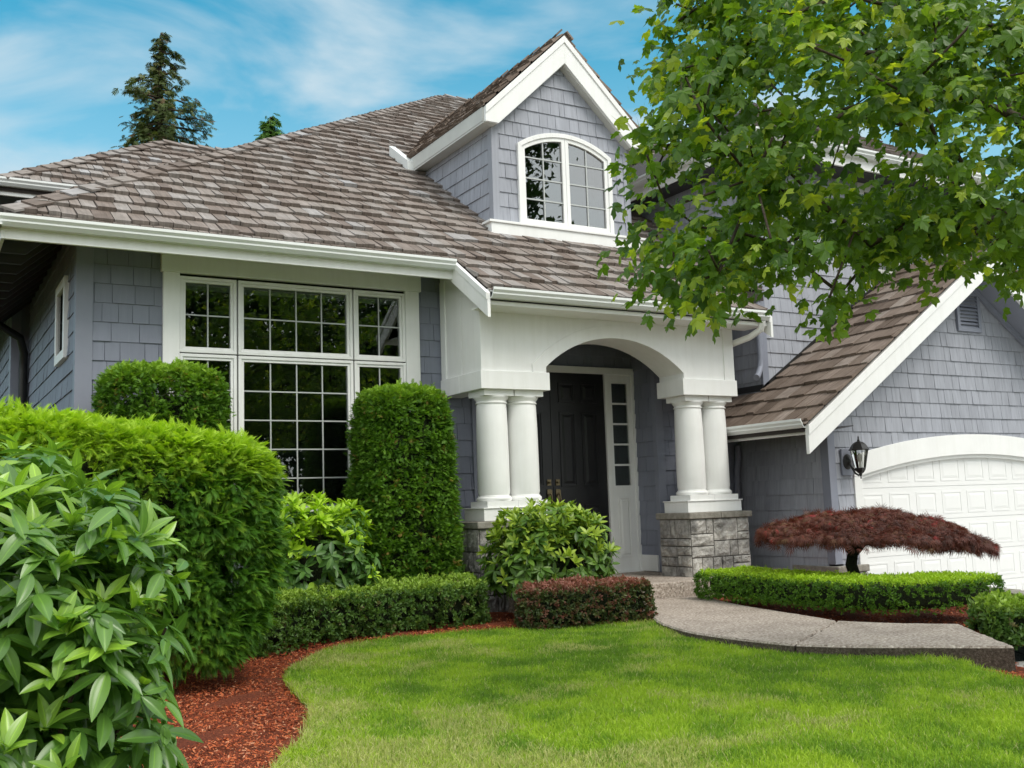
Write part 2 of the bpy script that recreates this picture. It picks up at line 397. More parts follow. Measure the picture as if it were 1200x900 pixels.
# ------------------------------------------------------------------ mesh helpers
class MB:
    """collects polygons (with a per-corner-free 'puv' value per vertex) and links them as ONE mesh object"""
    def __init__(self):
        self.v, self.f, self.a = [], [], []
    def poly(self, pts, a=None):
        n = len(self.v)
        self.v += [tuple(p) for p in pts]
        self.a += [tuple(x) for x in a] if a is not None else [(p[0], p[2], 0.5) for p in pts]
        self.f.append(list(range(n, n + len(pts))))
    def solid(self, base, top, a=None, at=None):
        """closed prism between two matching rings"""
        n, k = len(self.v), len(base)
        self.v += [tuple(p) for p in base] + [tuple(p) for p in top]
        aa = [tuple(x) for x in a] if a is not None else [(p[0], p[2], 0.5) for p in base]
        self.a += aa + ([tuple(x) for x in at] if at is not None else aa)
        self.f.append(list(range(n + k - 1, n - 1, -1)))
        self.f.append(list(range(n + k, n + 2 * k)))
        for i in range(k):
            j = (i + 1) % k
            self.f.append([n + i, n + j, n + k + j, n + k + i])
    def prism(self, pts, vec):
        self.solid(pts, [(p[0] + vec[0], p[1] + vec[1], p[2] + vec[2]) for p in pts])
    def box(self, x0, x1, y0, y1, z0, z1):
        self.prism([(x0, y0, z0), (x1, y0, z0), (x1, y1, z0), (x0, y1, z0)], (0, 0, z1 - z0))
    def lathe(self, cx, cy, prof, seg=28, ph=0.0):
        n = len(self.v)
        for r, z in prof:
            for k in range(seg):
                t = 2 * math.pi * k / seg + ph
                self.v.append((cx + r * math.cos(t), cy + r * math.sin(t), z))
                self.a.append((k / seg, z, 0.5))
        for i in range(len(prof) - 1):
            for k in range(seg):
                k2 = (k + 1) % seg
                self.f.append([n + i * seg + k, n + i * seg + k2, n + (i + 1) * seg + k2, n + (i + 1) * seg + k])
        self.f.append([n + k for k in range(seg - 1, -1, -1)])
        self.f.append([n + (len(prof) - 1) * seg + k for k in range(seg)])
    def tube(self, pts, rad, seg=8):
        pts = [Vector(p) for p in pts]
        if not hasattr(rad, '__len__'):
            rad = [rad] * len(pts)
        n = len(self.v)
        u = None
        for i, p in enumerate(pts):
            d = (pts[min(i + 1, len(pts) - 1)] - pts[max(i - 1, 0)])
            d = d.normalized() if d.length > 1e-9 else Vector((0, 0, 1))
            if u is None:
                u = d.orthogonal().normalized()
            u = (u - d * u.dot(d))
            u = u.normalized() if u.length > 1e-6 else d.orthogonal().normalized()
            w = d.cross(u)
            for k in range(seg):
                t = 2 * math.pi * k / seg
                q = p + (u * math.cos(t) + w * math.sin(t)) * rad[i]
                self.v.append(tuple(q))
                self.a.append((k / seg, i * 0.1, 0.5))
        for i in range(len(pts) - 1):
            for k in range(seg):
                k2 = (k + 1) % seg
                self.f.append([n + i * seg + k, n + i * seg + k2, n + (i + 1) * seg + k2, n + (i + 1) * seg + k])
        self.f.append([n + k for k in range(seg - 1, -1, -1)])
        self.f.append([n + (len(pts) - 1) * seg + k for k in range(seg)])
    def sweep(self, prof, p0, p1, outv, close=True):
        """extrude a profile of (out, z) points from p0 to p1"""
        a = [(p0[0] + o * outv[0], p0[1] + o * outv[1], p0[2] + z) for o, z in prof]
        b = [(p1[0] + o * outv[0], p1[1] + o * outv[1], p1[2] + z) for o, z in prof]
        self.solid(a, b)
    def build(self, name, mat, parent=None, smooth=False, bevel=0.0):
        me = bpy.data.meshes.new(name)
        off = Vector((0, 0, H))
        if parent is not None:
            off = off - world_loc(parent)
        me.from_pydata([(x + off[0], y + off[1], z + off[2]) for x, y, z in self.v], [], self.f)
        at = me.attributes.new('puv', 'FLOAT_VECTOR', 'POINT')
        at.data.foreach_set('vector', np.array(self.a, dtype=np.float32).ravel())
        bm = bmesh.new()
        bm.from_mesh(me)
        bmesh.ops.recalc_face_normals(bm, faces=bm.faces)
        bm.to_mesh(me)
        bm.free()
        if smooth:
            me.polygons.foreach_set('use_smooth', [True] * len(me.polygons))
            me.update()
        me.materials.append(mat)
        o = bpy.data.objects.new(name, me)
        COL.objects.link(o)
        if parent is not None:
            o.parent = parent
        if smooth and smooth != 'all':
            me.set_sharp_from_angle(angle=R(38))
        if bevel:
            md = o.modifiers.new('bevel', 'BEVEL')
            md.width, md.segments, md.limit_method = bevel, 2, 'ANGLE'
        return o

def world_loc(o):
    v = Vector((0, 0, 0))
    while o is not None:
        v = v + Vector(o.location)
        o = o.parent
    return v
def thing(name, label, cat, loc, group=None):
    o = bpy.data.objects.new(name, None)
    o.empty_display_size = 0.2
    COL.objects.link(o)
    o.location = (loc[0], loc[1], loc[2] + H)
    o['label'], o['category'] = label, cat
    if group:
        o['group'] = group
    return o
def structure(o, label=None):
    o['kind'] = 'structure'
    if label:
        o['label'] = label
    return o

def arr_mesh(name, V, T, A, mat, parent=None, smooth=False):
    """big triangle mesh straight from numpy arrays"""
    off = np.array([0, 0, H], dtype=np.float64)
    if parent is not None:
        off = off - np.array(world_loc(parent))
    V = (np.asarray(V) + off).astype(np.float32)
    T = np.asarray(T, dtype=np.int32)
    me = bpy.data.meshes.new(name)
    me.vertices.add(len(V))
    me.vertices.foreach_set('co', V.ravel())
    me.loops.add(T.size)
    me.loops.foreach_set('vertex_index', T.ravel())
    me.polygons.add(len(T))
    me.polygons.foreach_set('loop_start', np.arange(0, T.size, T.shape[1], dtype=np.int32))
    me.polygons.foreach_set('use_smooth', np.full(len(T), bool(smooth)))
    me.update(calc_edges=True)
    at = me.attributes.new('puv', 'FLOAT_VECTOR', 'POINT')
    at.data.foreach_set('vector', np.asarray(A, dtype=np.float32).ravel())
    me.materials.append(mat)
    o = bpy.data.objects.new(name, me)
    COL.objects.link(o)
    if parent is not None:
        o.parent = parent
    return o

def nrm(v):
    return v / np.maximum(np.linalg.norm(v, axis=-1, keepdims=True), 1e-9)
def rnd(*s):
    return RNG.random(s)
def rndn(*s):
    return RNG.normal(size=s)

def scatter(leaf, P, D, Nn, size, shade, age, width=None):
    """copies of a leaf template (verts with x across, y along, z off the blade) at P, pointing along D, facing Nn -> V, T, A"""
    LV, LT, LA = leaf
    n, k = len(P), len(LV)
    Y = nrm(D)
    Z = nrm(Nn - (Nn * Y).sum(1, keepdims=True) * Y)
    X = np.cross(Y, Z)
    s = size[:, None, None]
    w = 1.0 if width is None else width[:, None, None]
    V = P[:, None, :] + s * (w * LV[None, :, 0:1] * X[:, None, :] + LV[None, :, 1:2] * Y[:, None, :] + LV[None, :, 2:3] * Z[:, None, :])
    T = (LT[None] + (np.arange(n) * k)[:, None, None]).reshape(-1, 3)
    A = np.empty((n, k, 3))
    A[:, :, 0] = LA[None, :, 0]
    A[:, :, 1] = age[:, None] + LA[None, :, 1]
    A[:, :, 2] = shade[:, None]
    return V.reshape(-1, 3), T, A.reshape(-1, 3)

def join(parts):
    V, T, A, o = [], [], [], 0
    for v, t, a in parts:
        V.append(v); T.append(t + o); A.append(a)
        o += len(v)
    return np.concatenate(V), np.concatenate(T), np.concatenate(A)

# ---- leaf templates
def leaf_blade(nseg=5, ncol=2, wid=0.42, fold=0.12, curl=0.18, peak=0.45, groove=0.0):
    vs, tr, at = [], [], []
    cols = 2 * ncol + 1
    for i in range(nseg + 1):
        t = i / nseg
        w = wid * 0.5 * (math.sin(math.pi * min(1, max(0, t)) ** (math.log(0.5) / math.log(peak)))) ** 0.8 if 0 < t < 1 else 0.006
        for j in range(cols):
            u = (j - ncol) / ncol
            z = fold * abs(u) * w * 2 - curl * t * t
            if groove and j % 2 == 0 and 0 < abs(u) < 1:
                z -= groove * w
            vs.append((u * w, t, z))
            at.append((u * 0.5, 0.0))
    for i in range(nseg):
        for j in range(cols - 1):
            a = i * cols + j
            tr += [(a, a + 1, a + cols), (a + 1, a + cols + 1, a + cols)]
    return np.array(vs), np.array(tr), np.array(at)
def spray(nb=5, ang=42, wid=0.07, droop=0.15, lift=0.05, tip=0.25):
    """flat fan of narrow scale-leaved branchlets"""
    vs, tr, at = [], [], []
    def strip(p, q, w0, w1, a0, a1):
        d = np.array(q) - np.array(p)
        n = np.array([-d[1], d[0], 0.0]); n /= max(np.linalg.norm(n), 1e-6)
        m = (np.array(p) + np.array(q)) / 2
        b = len(vs)
        for pt, s_, w, aa in ((p, 1, w0, a0), (p, -1, w0, a0), (m, 1, w1, (a0 + a1) / 2), (m, -1, w1, (a0 + a1) / 2), (q, 0, 0, a1)):
            pt = np.array(pt) + n * s_ * w
            vs.append((pt[0], pt[1], pt[2])); at.append((0.3, aa))
        tr.extend([(b, b + 1, b + 2), (b + 1, b + 3, b + 2), (b + 2, b + 3, b + 4)])
    f = lambda t: (0, t, -droop * t * t)
    strip(f(0), f(0.55), wid * 0.5, wid * 0.6, 0.0, tip * 0.5)
    strip(f(0.5), f(1.0), wid * 0.6, wid * 0.5, tip * 0.4, tip)
    for i in range(nb):
        t = 0.12 + 0.7 * i / nb
        ln = 0.5 * (1 - 0.55 * t)
        for sgn in (-1, 1):
            a = math.radians(ang)
            p = f(t)
            q = (sgn * ln * math.sin(a), t + ln * math.cos(a), -droop * (t + ln) ** 2 + lift * ln)
            strip(p, q, wid * 0.45, wid * 0.62, tip * 0.3 * t, tip * (0.5 + 0.5 * t))
    return np.array(vs), np.array(tr), np.array(at)
def leaf_maple():
    half = [(0.0, -0.02), (0.10, 0.0), (0.26, 0.02), (0.44, 0.10), (0.36, 0.22), (0.55, 0.50), (0.40, 0.50), (0.36, 0.58), (0.20, 0.50), (0.24, 0.72), (0.14, 0.76), (0.0, 1.0)]
    pts = half + [(-x, y) for x, y in half[-2:0:-1]]
    vs = [(0.0, 0.30, 0.03)] + [(x, y, -0.32 * abs(x) - 0.30 * max(0, y - 0.3) ** 1.5 - 0.07 * ((i * 7) % 3 - 1) * (1 if i % 2 else -1)) for i, (x, y) in enumerate(pts)]
    n = len(pts)
    tr = [(0, 1 + i, 1 + (i + 1) % n) for i in range(n)]
    b = len(vs)                                            # the leaf stalk
    vs += [(0.012, 0.0, 0.0), (-0.012, 0.0, 0.0), (0.0, -0.55, 0.12)]
    tr += [(b, b + 1, b + 2)]
    return np.array(vs), np.array(tr), np.array([(v[0], 0.0) for v in vs])
def leaf_lace():
    vs, tr, at = [], [], []
    for a in (-75, -48, -22, 0, 22, 48, 75):
        ln = 1.0 - 0.45 * abs(a) / 75
        c, s_ = math.cos(R(a)), math.sin(R(a))
        w = 0.044
        b = len(vs)
        m = 0.5 * ln
        vs += [(0, 0, 0), (m * s_ - w * c, m * c + w * s_, -0.10 * ln), (m * s_ + w * c, m * c - w * s_, -0.10 * ln), (ln * s_, ln * c, -0.55 * ln)]
        at += [(0.3, 0.0)] * 4
        tr += [(b, b + 2, b + 1), (b + 1, b + 2, b + 3)]
    return np.array(vs), np.array(tr), np.array(at)
LEAF = {
    'viburnum': leaf_blade(8, 3, 0.335, 0.14, 0.24, 0.46, 0.12),
    'oval': leaf_blade(4, 1, 0.36, 0.16, 0.16, 0.55),
    'laurel': leaf_blade(4, 1, 0.34, 0.14, 0.12, 0.5),
    'small': leaf_blade(2, 1, 0.52, 0.2, 0.15, 0.5),
    'spray': spray(6, 40, 0.052, 0.22, 0.05, 0.3),
    'fern': spray(8, 30, 0.030, 0.45, 0.06, 0.5),
    'maple': leaf_maple(),
    'lace': leaf_lace(),
    'needles': spray(4, 55, 0.09, 0.30, -0.15, 0.0),
}

# ---- shingle fields
def clip(poly, axis, val, keep_less):
    out, n = [], len(poly)
    for i in range(n):
        p, q = poly[i], poly[(i + 1) % n]
        ip = p[axis] <= val if keep_less else p[axis] >= val
        iq = q[axis] <= val if keep_less else q[axis] >= val
        if ip:
            out.append(p)
        if ip != iq:
            t = (val - p[axis]) / (q[axis] - p[axis])
            out.append((p[0] + t * (q[0] - p[0]), p[1] + t * (q[1] - p[1])))
    return out
def area(p):
    return 0.5 * sum(p[i][0] * p[(i + 1) % len(p)][1] - p[(i + 1) % len(p)][0] * p[i][1] for i in range(len(p)))
def shingles(mb, O, U, Vv, Nn, poly, e, wr, t0, t1, gap=0.004, v0=0.0, jit=0.0, lift=0.0, rng=None, group_tone=0.0):
    """rows of wedge-shaped shingles clipped to a convex polygon given in (u, v); row k covers v0+k*e .. v0+(k+1)*e"""
    rng = rng or random.Random(3)
    O, U, Vv, Nn = Vector(O), Vector(U), Vector(Vv), Vector(Nn)
    vmin, vmax = min(p[1] for p in poly), max(p[1] for p in poly)
    k0, k1 = math.floor((vmin - v0) / e + 1e-6), math.ceil((vmax - v0) / e - 1e-6)
    for k in range(k0, k1):
        a, b = v0 + k * e, v0 + (k + 1) * e
        row = clip(clip(poly, 1, b, True), 1, a, False)
        if len(row) < 3:
            continue
        u0, u1 = min(p[0] for p in row), max(p[0] for p in row)
        u = u0 - rng.random() * wr[1]
        tone = rng.random()
        while u < u1:
            w = wr[0] + (wr[1] - wr[0]) * rng.random()
            ja = rng.uniform(-jit, jit)
            cell = clip(clip(row, 0, u + gap / 2, False), 0, u + w - gap / 2, True) if not jit else None
            if jit:
                base = clip(clip(poly, 1, b + 0.03, True), 1, a + ja, False)
                cell = clip(clip(base, 0, u + gap / 2, False), 0, u + w - gap / 2, True) if len(base) > 2 else []
            if len(cell) >= 3 and abs(area(cell)) > 1e-4:
                if area(cell) < 0:
                    cell = cell[::-1]
                rr = rng.random() * (1 - group_tone) + tone * group_tone
                th = t0 * rng.uniform(0.75, 1.25)
                tw = rng.uniform(-lift, lift)
                lo = [O + U * p[0] + Vv * p[1] - Nn * 0.004 for p in cell]
                hi = [O + U * p[0] + Vv * p[1] + Nn * (t1 + (th - t1) * max(0.0, 1 - (p[1] - a) / e) + tw * (p[0] - u) / w) for p in cell]
                at = [(p[0], p[1], rr) for p in cell]
                mb.solid(lo, hi, at)
            u += w
    return mb

# ================================================================== THE HOUSE
SL = 2 / 3
CV, SV = 0.83205, 0.55470                       # cosine and sine of the 8-in-12 roof pitch
zf = lambda y: 2.6 + SL * (y - 9.4)             # front slope of the main roof
house = thing('house', 'grey shingled house with white trim, arched porch, dormer and attached garage', 'house', (5.3, 10.0, -1.1))
E_W = 0.181                                     # wall shingle exposure
rg = random.Random(21)
def part(mb, name, mat, parent=house, smooth=False, bevel=0.0, label=None):
    o = mb.build(name, M[mat], parent, smooth, bevel)
    if label:
        o['label'] = label
    return o
def front_shingles(mb, polys, y, e=E_W, ph=2.177, wr=(0.12, 0.26), th=0.017):
    for p in polys:
        shingles(mb, (0, y, 0), (1, 0, 0), (0, 0, 1), (0, -1, 0), p, e, wr, th, 0.004, 0.005, ph, rng=rg)
def side_shingles(mb, polys, x, e=E_W, ph=2.177, wr=(0.12, 0.26), th=0.017):
    for p in polys:
        shingles(mb, (x, 0, 0), (0, 1, 0), (0, 0, 1), (-1, 0, 0), p, e, wr, th, 0.004, 0.005, ph, rng=rg)

# ---- main front wall (y = 10) with the opening for the picture window
XL, XRL, XRR = 1.30, 5.44, 7.92
b = MB()
b.box(XL, 2.10, 10.0, 10.14, -1.1, 2.78); b.box(4.70, XRL, 10.0, 10.14, -1.1, 2.78)
b.box(2.10, 4.70, 10.0, 10.14, 2.36, 2.78); b.box(2.10, 4.70, 10.0, 10.14, -1.1, 0.06)
front_shingles(b, [[(1.43, -1.0), (2.09, -1.0), (2.09, 2.76), (1.43, 2.76)], [(4.70, -1.0), (5.36, -1.0), (5.36, 2.76), (4.70, 2.76)],
                   [(2.09, -1.0), (4.70, -1.0), (4.70, 0.08), (2.09, 0.08)]], 10.0)
part(b, 'wall', 'siding')
b = MB(); b.box(XRR, 9.24, 10.0, 10.14, -1.1, 2.78)
front_shingles(b, [[(8.02, -1.0), (9.24, -1.0), (9.24, 1.95), (8.02, 1.95)]], 10.0)
part(b, 'wall', 'siding')
b = MB()                                        # long side wall and the wing behind it
b.prism([(XL, 10.0, -1.1), (XL, 14.3, -1.1), (XL, 14.3, 3.0), (XL, 10.0, 3.0)], (0.14, 0, 0))
side_shingles(b, [[(10.10, -0.6), (14.25, -0.6), (14.25, 2.95), (10.10, 2.95)]], XL, ph=2.10)
part(b, 'wall', 'siding')
b = MB()
b.box(1.10, 1.30, 14.3, 14.45, -1.1, 4.2)
b.prism([(1.10, 14.45, -1.1), (1.10, 21.0, -1.1), (1.10, 21.0, 4.2), (1.10, 14.45, 4.2)], (0.14, 0, 0))
b.box(1.30, 6.0, 14.3, 14.45, 2.9, 4.2)
side_shingles(b, [[(14.5, 0.0), (20.9, 0.0), (20.9, 4.1), (14.5, 4.1)]], 1.10, ph=2.10)
part(b, 'wall', 'siding')
def boxes(name, mat, parent, lst, bevel=0.003, label=None):
    """each board a mesh of its own"""
    for q in lst:
        b_ = MB()
        b_.box(*q)
        part(b_, name, mat, parent, bevel=bevel, label=label)
boxes('corner_board', 'board', house, [(XL - 0.02, 1.43, 9.975, 10.10, -1.1, 2.76), (5.355, XRL + 0.015, 9.975, 10.05, -0.9, 1.94), (XRR - 0.015, 8.02, 9.975, 10.05, -0.9, 1.94),
      (1.08, 1.20, 14.27, 14.5, -1.1, 4.2), (1.085, 1.2, 20.9, 21.05, -1.1, 4.2)], 0.004)
b = MB()                                        # rooms behind the glass
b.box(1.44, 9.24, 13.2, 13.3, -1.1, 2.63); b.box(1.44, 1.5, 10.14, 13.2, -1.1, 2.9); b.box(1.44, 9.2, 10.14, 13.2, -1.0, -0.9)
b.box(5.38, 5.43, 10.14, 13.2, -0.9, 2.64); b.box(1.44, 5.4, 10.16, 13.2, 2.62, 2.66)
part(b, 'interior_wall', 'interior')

# ---- picture window
def rect_frame(b, x0, x1, z0, z1, y0, y1, w):
    b.box(x0, x1, y0, y1, z1 - w, z1); b.box(x0, x1, y0, y1, z0, z0 + w)
    b.box(x0, x0 + w, y0, y1, z0 + w, z1 - w); b.box(x1 - w, x1, y0, y1, z0 + w, z1 - w)
b = MB()
b.box(2.03, 4.75, 9.935, 10.0, 2.33, 2.56)
b.box(2.05, 2.205, 9.955, 10.0, 0.0, 2.33); b.box(4.57, 4.73, 9.955, 10.0, 0.0, 2.33); b.box(2.0, 4.78, 9.93, 10.0, -0.12, 0.0)
win = part(b, 'window', 'white', bevel=0.004, label='large picture window of six gridded lights')
cols = [(2.208, 2.755), (2.772, 3.968), (3.984, 4.567)]
fr, mu, gl, bl = MB(), MB(), MB(), MB()
for ci, (x0, x1) in enumerate(cols):
    for z0, z1 in ((1.562, 2.305), (0.0, 1.55)):
        rect_frame(fr, x0, x1, z0, z1, 9.972, 10.05, 0.03)
        rect_frame(fr, x0 + 0.031, x1 - 0.031, z0 + 0.031, z1 - 0.031, 9.985, 10.045, 0.026)
        gx0, gx1, gz0, gz1 = x0 + 0.057, x1 - 0.057, z0 + 0.057, z1 - 0.057
        gl.box(gx0 - 0.005, gx1 + 0.005, 10.012, 10.02, gz0 - 0.005, gz1 + 0.005)
        nc = 4 if ci == 1 else 2
        nr = 2 if z0 > 1 else 5
        for k in range(1, nc):
            xx = gx0 + (gx1 - gx0) * k / nc
            mu.box(xx - 0.0065, xx + 0.0065, 10.003, 10.0105, gz0, gz1)
        for k in range(1, nr):
            zz = gz0 + (gz1 - gz0) * k / nr
            mu.box(gx0, gx1, 10.0015, 10.0095, zz - 0.0065, zz + 0.0065)
        if z0 > 1:
            bl.box(gx0, gx1, 10.03, 10.045, gz1 - 0.065, gz1 + 0.004)
part(fr, 'frame', 'white', win, bevel=0.003); part(mu, 'muntin_grid', 'muntin', win); part(gl, 'glass', 'glass', win); part(bl, 'roller_blind', 'blind', win)

# ---- small side window
b = MB()
def side_frame(b, x0, x1, y0, y1, z0, z1, w):
    b.box(x0, x1, y0, y1, z1 - w, z1); b.box(x0, x1, y0, y1, z0, z0 + w); b.box(x0, x1, y0, y0 + w, z0 + w, z1 - w); b.box(x0, x1, y1 - w, y1, z0 + w, z1 - w)
side_frame(b, XL - 0.05, XL + 0.02, 10.55, 11.25, 1.55, 2.35, 0.09)
swin = part(b, 'window', 'white', bevel=0.004, label='narrow white side window')
b = MB(); b.box(XL - 0.03, XL - 0.024, 10.63, 11.17, 1.63, 2.27); part(b, 'glass', 'glass', swin)
b = MB(); b.box(XL - 0.021, XL - 0.018, 10.63, 11.17, 1.63, 2.27); part(b, 'dark_backing', 'interior', swin)  # dark sheet over the siding behind the glass, in place of a dim room

# ---- main roof
ES = 0.28044
OM, UX, VY, NY = (0, 8.7, zf(8.7)), (1, 0, 0), (0, CV, SV), (0, -SV, CV)
vy = lambda y: (y - 8.7) / CV
b = MB()
SHK = dict(e=ES, wr=(0.075, 0.175), t0=0.044, t1=0.006, gap=0.009, jit=0.020, lift=0.006)
def shakes(b, O, U, V, Nn, poly, v0=0.0, **k):
    kw = dict(SHK); kw.update(k)
    shingles(b, O, U, V, Nn, poly, kw['e'], kw['wr'], kw['t0'], kw['t1'], kw['gap'], v0, kw['jit'], kw['lift'], rng=rg, group_tone=0.12)
shakes(b, OM, UX, VY, NY, [(0.62, vy(9.4) - 0.03), (9.26, vy(9.4) - 0.03), (9.26, vy(18.0)), (9.22, vy(18.0))])
shakes(b, OM, UX, VY, NY, [(4.89, -0.03), (8.62, -0.03), (8.62, vy(9.4)), (4.89, vy(9.4))])
shakes(b, OM, UX, VY, NY, [(9.26, vy(15.0)), (14.0, vy(15.0)), (14.0, vy(18.0)), (9.26, vy(18.0))])
def cap_line(b, p0, p1, nA, nB, step=0.27, w=0.135, rng=rg):
    """overlapping pairs of cap shakes along a hip or ridge; nA, nB are the normals of the two slopes"""
    p0, p1 = Vector(p0), Vector(p1)
    d = (p1 - p0).normalized()
    n = int((p1 - p0).length / step)
    for i in range(n):
        q = p0 + d * step * i
        for nn, sg in ((Vector(nA), 1), (Vector(nB), 1)):
            sd_ = nn.cross(d).normalized()
            other = Vector(nB) if nn == Vector(nA) else Vector(nA)
            if sd_.dot(other) < 0:
                sd_ = -sd_
            sd_ = sd_ if sd_.dot(Vector((0, 0, 1))) < 0 else -sd_
            ww = w * rng.uniform(0.9, 1.1)
            l0, l1 = 0.062 + rng.uniform(-.006, .006), 0.030
            ring = [q, q + d * (step + 0.10), q + d * (step + 0.10) + sd_ * ww, q + sd_ * ww]
            base = [ring[0] + nn * (l0 - 0.022), ring[1] + nn * (l1 - 0.012), ring[2] + nn * (l1 - 0.012), ring[3] + nn * (l0 - 0.022)]
            top = [ring[0] + nn * l0, ring[1] + nn * l1, ring[2] + nn * l1, ring[3] + nn * l0]
            rr = rng.random()
            b.solid(base, top, [(0, 0, rr), (0, step, rr), (ww, step, rr), (ww, 0, rr)])
NX = (-SV, 0, CV)
cap_line(b, (0.60, 9.38, 2.585), (9.22, 18.0, zf(18.0)), NY, NX)
cap_line(b, (9.22, 18.0, zf(18)), (14.0, 18.0, zf(18)), NY, (0, SV, CV))
roof = part(b, 'roof', 'shake', label='weathered cedar shake main roof with hip caps')
b = MB()                                        # boarding under the shakes
b.solid([(0.62, 9.4, 2.56), (9.26, 9.4, 2.56), (9.26, 18, zf(18) - .04), (9.22, 18, zf(18) - .04)], [(0.62, 9.4, 2.45), (9.26, 9.4, 2.45), (9.26, 18, zf(18) - .15), (9.22, 18, zf(18) - .15)])
b.solid([(4.9, 8.7, zf(8.7) - .03), (8.6, 8.7, zf(8.7) - .03), (8.6, 9.4, 2.565), (4.9, 9.4, 2.565)], [(4.9, 8.7, zf(8.7) - .12), (8.6, 8.7, zf(8.7) - .12), (8.6, 9.4, 2.455), (4.9, 9.4, 2.455)])
b.solid([(0.62, 9.4, 2.56), (9.22, 18, zf(18) - .04), (9.22, 19, zf(18) - .04), (0.62, 26, 2.56)], [(0.62, 9.4, 2.45), (9.22, 18, zf(18) - .15), (9.22, 19, zf(18) - .15), (0.62, 26, 2.45)])
b.solid([(9.26, 15, zf(15) - .04), (14, 15, zf(15) - .04), (14, 18, zf(18) - .04), (9.26, 18, zf(18) - .04)], [(9.26, 15, zf(15) - .2), (14, 15, zf(15) - .2), (14, 18, zf(18) - .2), (9.26, 18, zf(18) - .2)])
part(b, 'roof_deck', 'deck', roof)

# ---- wing roof at the back
zw = lambda y: 4.2 + SL * (y - 13.7)
b = MB()
shakes(b, (0, 13.7, 4.2), UX, VY, NY, [(0.87, -0.02), (6.2, -0.02), (6.2, 2.42 / CV), (3.29, 2.42 / CV)])
cap_line(b, (0.85, 13.68, 4.19), (3.29, 16.12, 5.82), NY, NX); cap_line(b, (3.29, 16.12, 5.82), (6.4, 16.12, 5.82), NY, (0, SV, CV))
wroof = part(b, 'roof', 'shake', label='hipped cedar shake roof of the rear wing')
b = MB()
b.solid([(0.87, 13.7, 4.17), (6.2, 13.7, 4.17), (6.2, 16.12, 5.76), (3.29, 16.12, 5.76)], [(0.87, 13.7, 4.05), (6.2, 13.7, 4.05), (6.2, 16.12, 5.65), (3.29, 16.12, 5.65)])
b.solid([(0.87, 13.7, 4.17), (3.29, 16.12, 5.76), (3.29, 18, 5.76), (0.87, 21.5, 4.17)], [(0.87, 13.7, 4.05), (3.29, 16.12, 5.65), (3.29, 18, 5.65), (0.87, 21.5, 4.05)])
part(b, 'roof_deck', 'deck', wroof)

# ---- gutters, fascias, soffits
KG = [(0.0, 0.0), (0.075, 0.0), (0.105, 0.035), (0.105, 0.05), (0.125, 0.075), (0.125, 0.10), (0.112, 0.10), (0.112, 0.08), (0.09, 0.05), (0.09, 0.04), (0.07, 0.012), (0.0, 0.012)]
def gutter(b, p0, p1, outv):
    b.sweep(KG, p0, p1, outv)
b = MB(); gutter(b, (0.49, 9.375, 2.45), (4.84, 9.375, 2.45), (0, -1, 0)); gutter(b, (0.615, 9.25, 2.45), (0.615, 14.2, 2.45), (-1, 0, 0)); part(b, 'gutter', 'gutter')
b = MB(); gutter(b, (4.885, 8.70, 2.028), (8.56, 8.70, 2.028), (0, -1, 0)); part(b, 'gutter', 'gutter')
b = MB(); gutter(b, (8.495, 8.06, 0.735), (8.495, 9.98, 0.735), (-1, 0, 0)); part(b, 'gutter', 'gutter')
b = MB(); gutter(b, (0.70, 13.72, 4.10), (6.0, 13.72, 4.10), (0, -1, 0)); gutter(b, (0.84, 13.6, 4.10), (0.84, 21, 4.10), (-1, 0, 0)); part(b, 'gutter', 'gutter')
b = MB(); gutter(b, (8.72, 9.06, 4.42), (13.6, 9.06, 4.42), (0, -1, 0)); gutter(b, (8.86, 8.94, 4.42), (8.86, 16, 4.42), (-1, 0, 0)); part(b, 'gutter', 'gutter')
b = MB()
b.box(0.645, 4.875, 9.375, 9.41, 2.362, 2.575); b.box(0.615, 0.645, 9.375, 14.2, 2.362, 2.575)
b.box(4.885, 8.60, 8.70, 8.735, 1.972, 2.13); b.box(8.495, 8.53, 8.10, 9.98, 0.665, 0.83)
b.box(0.86, 6.0, 13.72, 13.755, 4.0, 4.2); b.box(0.84, 0.86, 13.72, 21, 4.0, 4.2); b.box(8.88, 13.5, 9.06, 9.095, 4.28, 4.52); b.box(8.86, 8.88, 9.06, 16, 4.28, 4.52)
part(b, 'fascia', 'white', bevel=0.004)
def rake_x(x0, x1, y0, y1, dz):
    b = MB()
    b.prism([(x0, y0, zf(y0) - .015), (x0, y1, zf(y1) - .015), (x0, y1, zf(y1) - dz), (x0, y0, zf(y0) - dz)], (x1 - x0, 0, 0))
    b.prism([(x0 - .012, y0, zf(y0) - .015), (x0 - .012, y1, zf(y1) - .015), (x0 - .012, y1, zf(y1) - .085), (x0 - .012, y0, zf(y0) - .085)], (0.011, 0, 0))
    part(b, 'bargeboard', 'white', bevel=0.003)
rake_x(4.845, 4.88, 8.645, 9.43, 0.262)
rake_x(8.605, 8.64, 8.645, 9.46, 0.262)
b = MB()                                        # sloping soffits under the eaves, with boards
for x0, x1, y0, y1 in ((0.66, 4.9, 9.41, 10.0),):
    b.solid([(x0, y0, zf(y0) - .17), (x1, y0, zf(y0) - .17), (x1, y1, zf(y1) - .17), (x0 + .6, y1, zf(y1) - .17)], [(x0, y0, zf(y0) - .155), (x1, y0, zf(y0) - .155), (x1, y1, zf(y1) - .155), (x0 + .6, y1, zf(y1) - .155)])
part(b, 'soffit', 'soffit')
b = MB()
b.box(4.9, 8.6, 8.735, 9.08, 1.98, 2.0)
part(b, 'soffit', 'white')
b = MB()
zl = lambda x: 2.6 + SL * (x - 0.62)
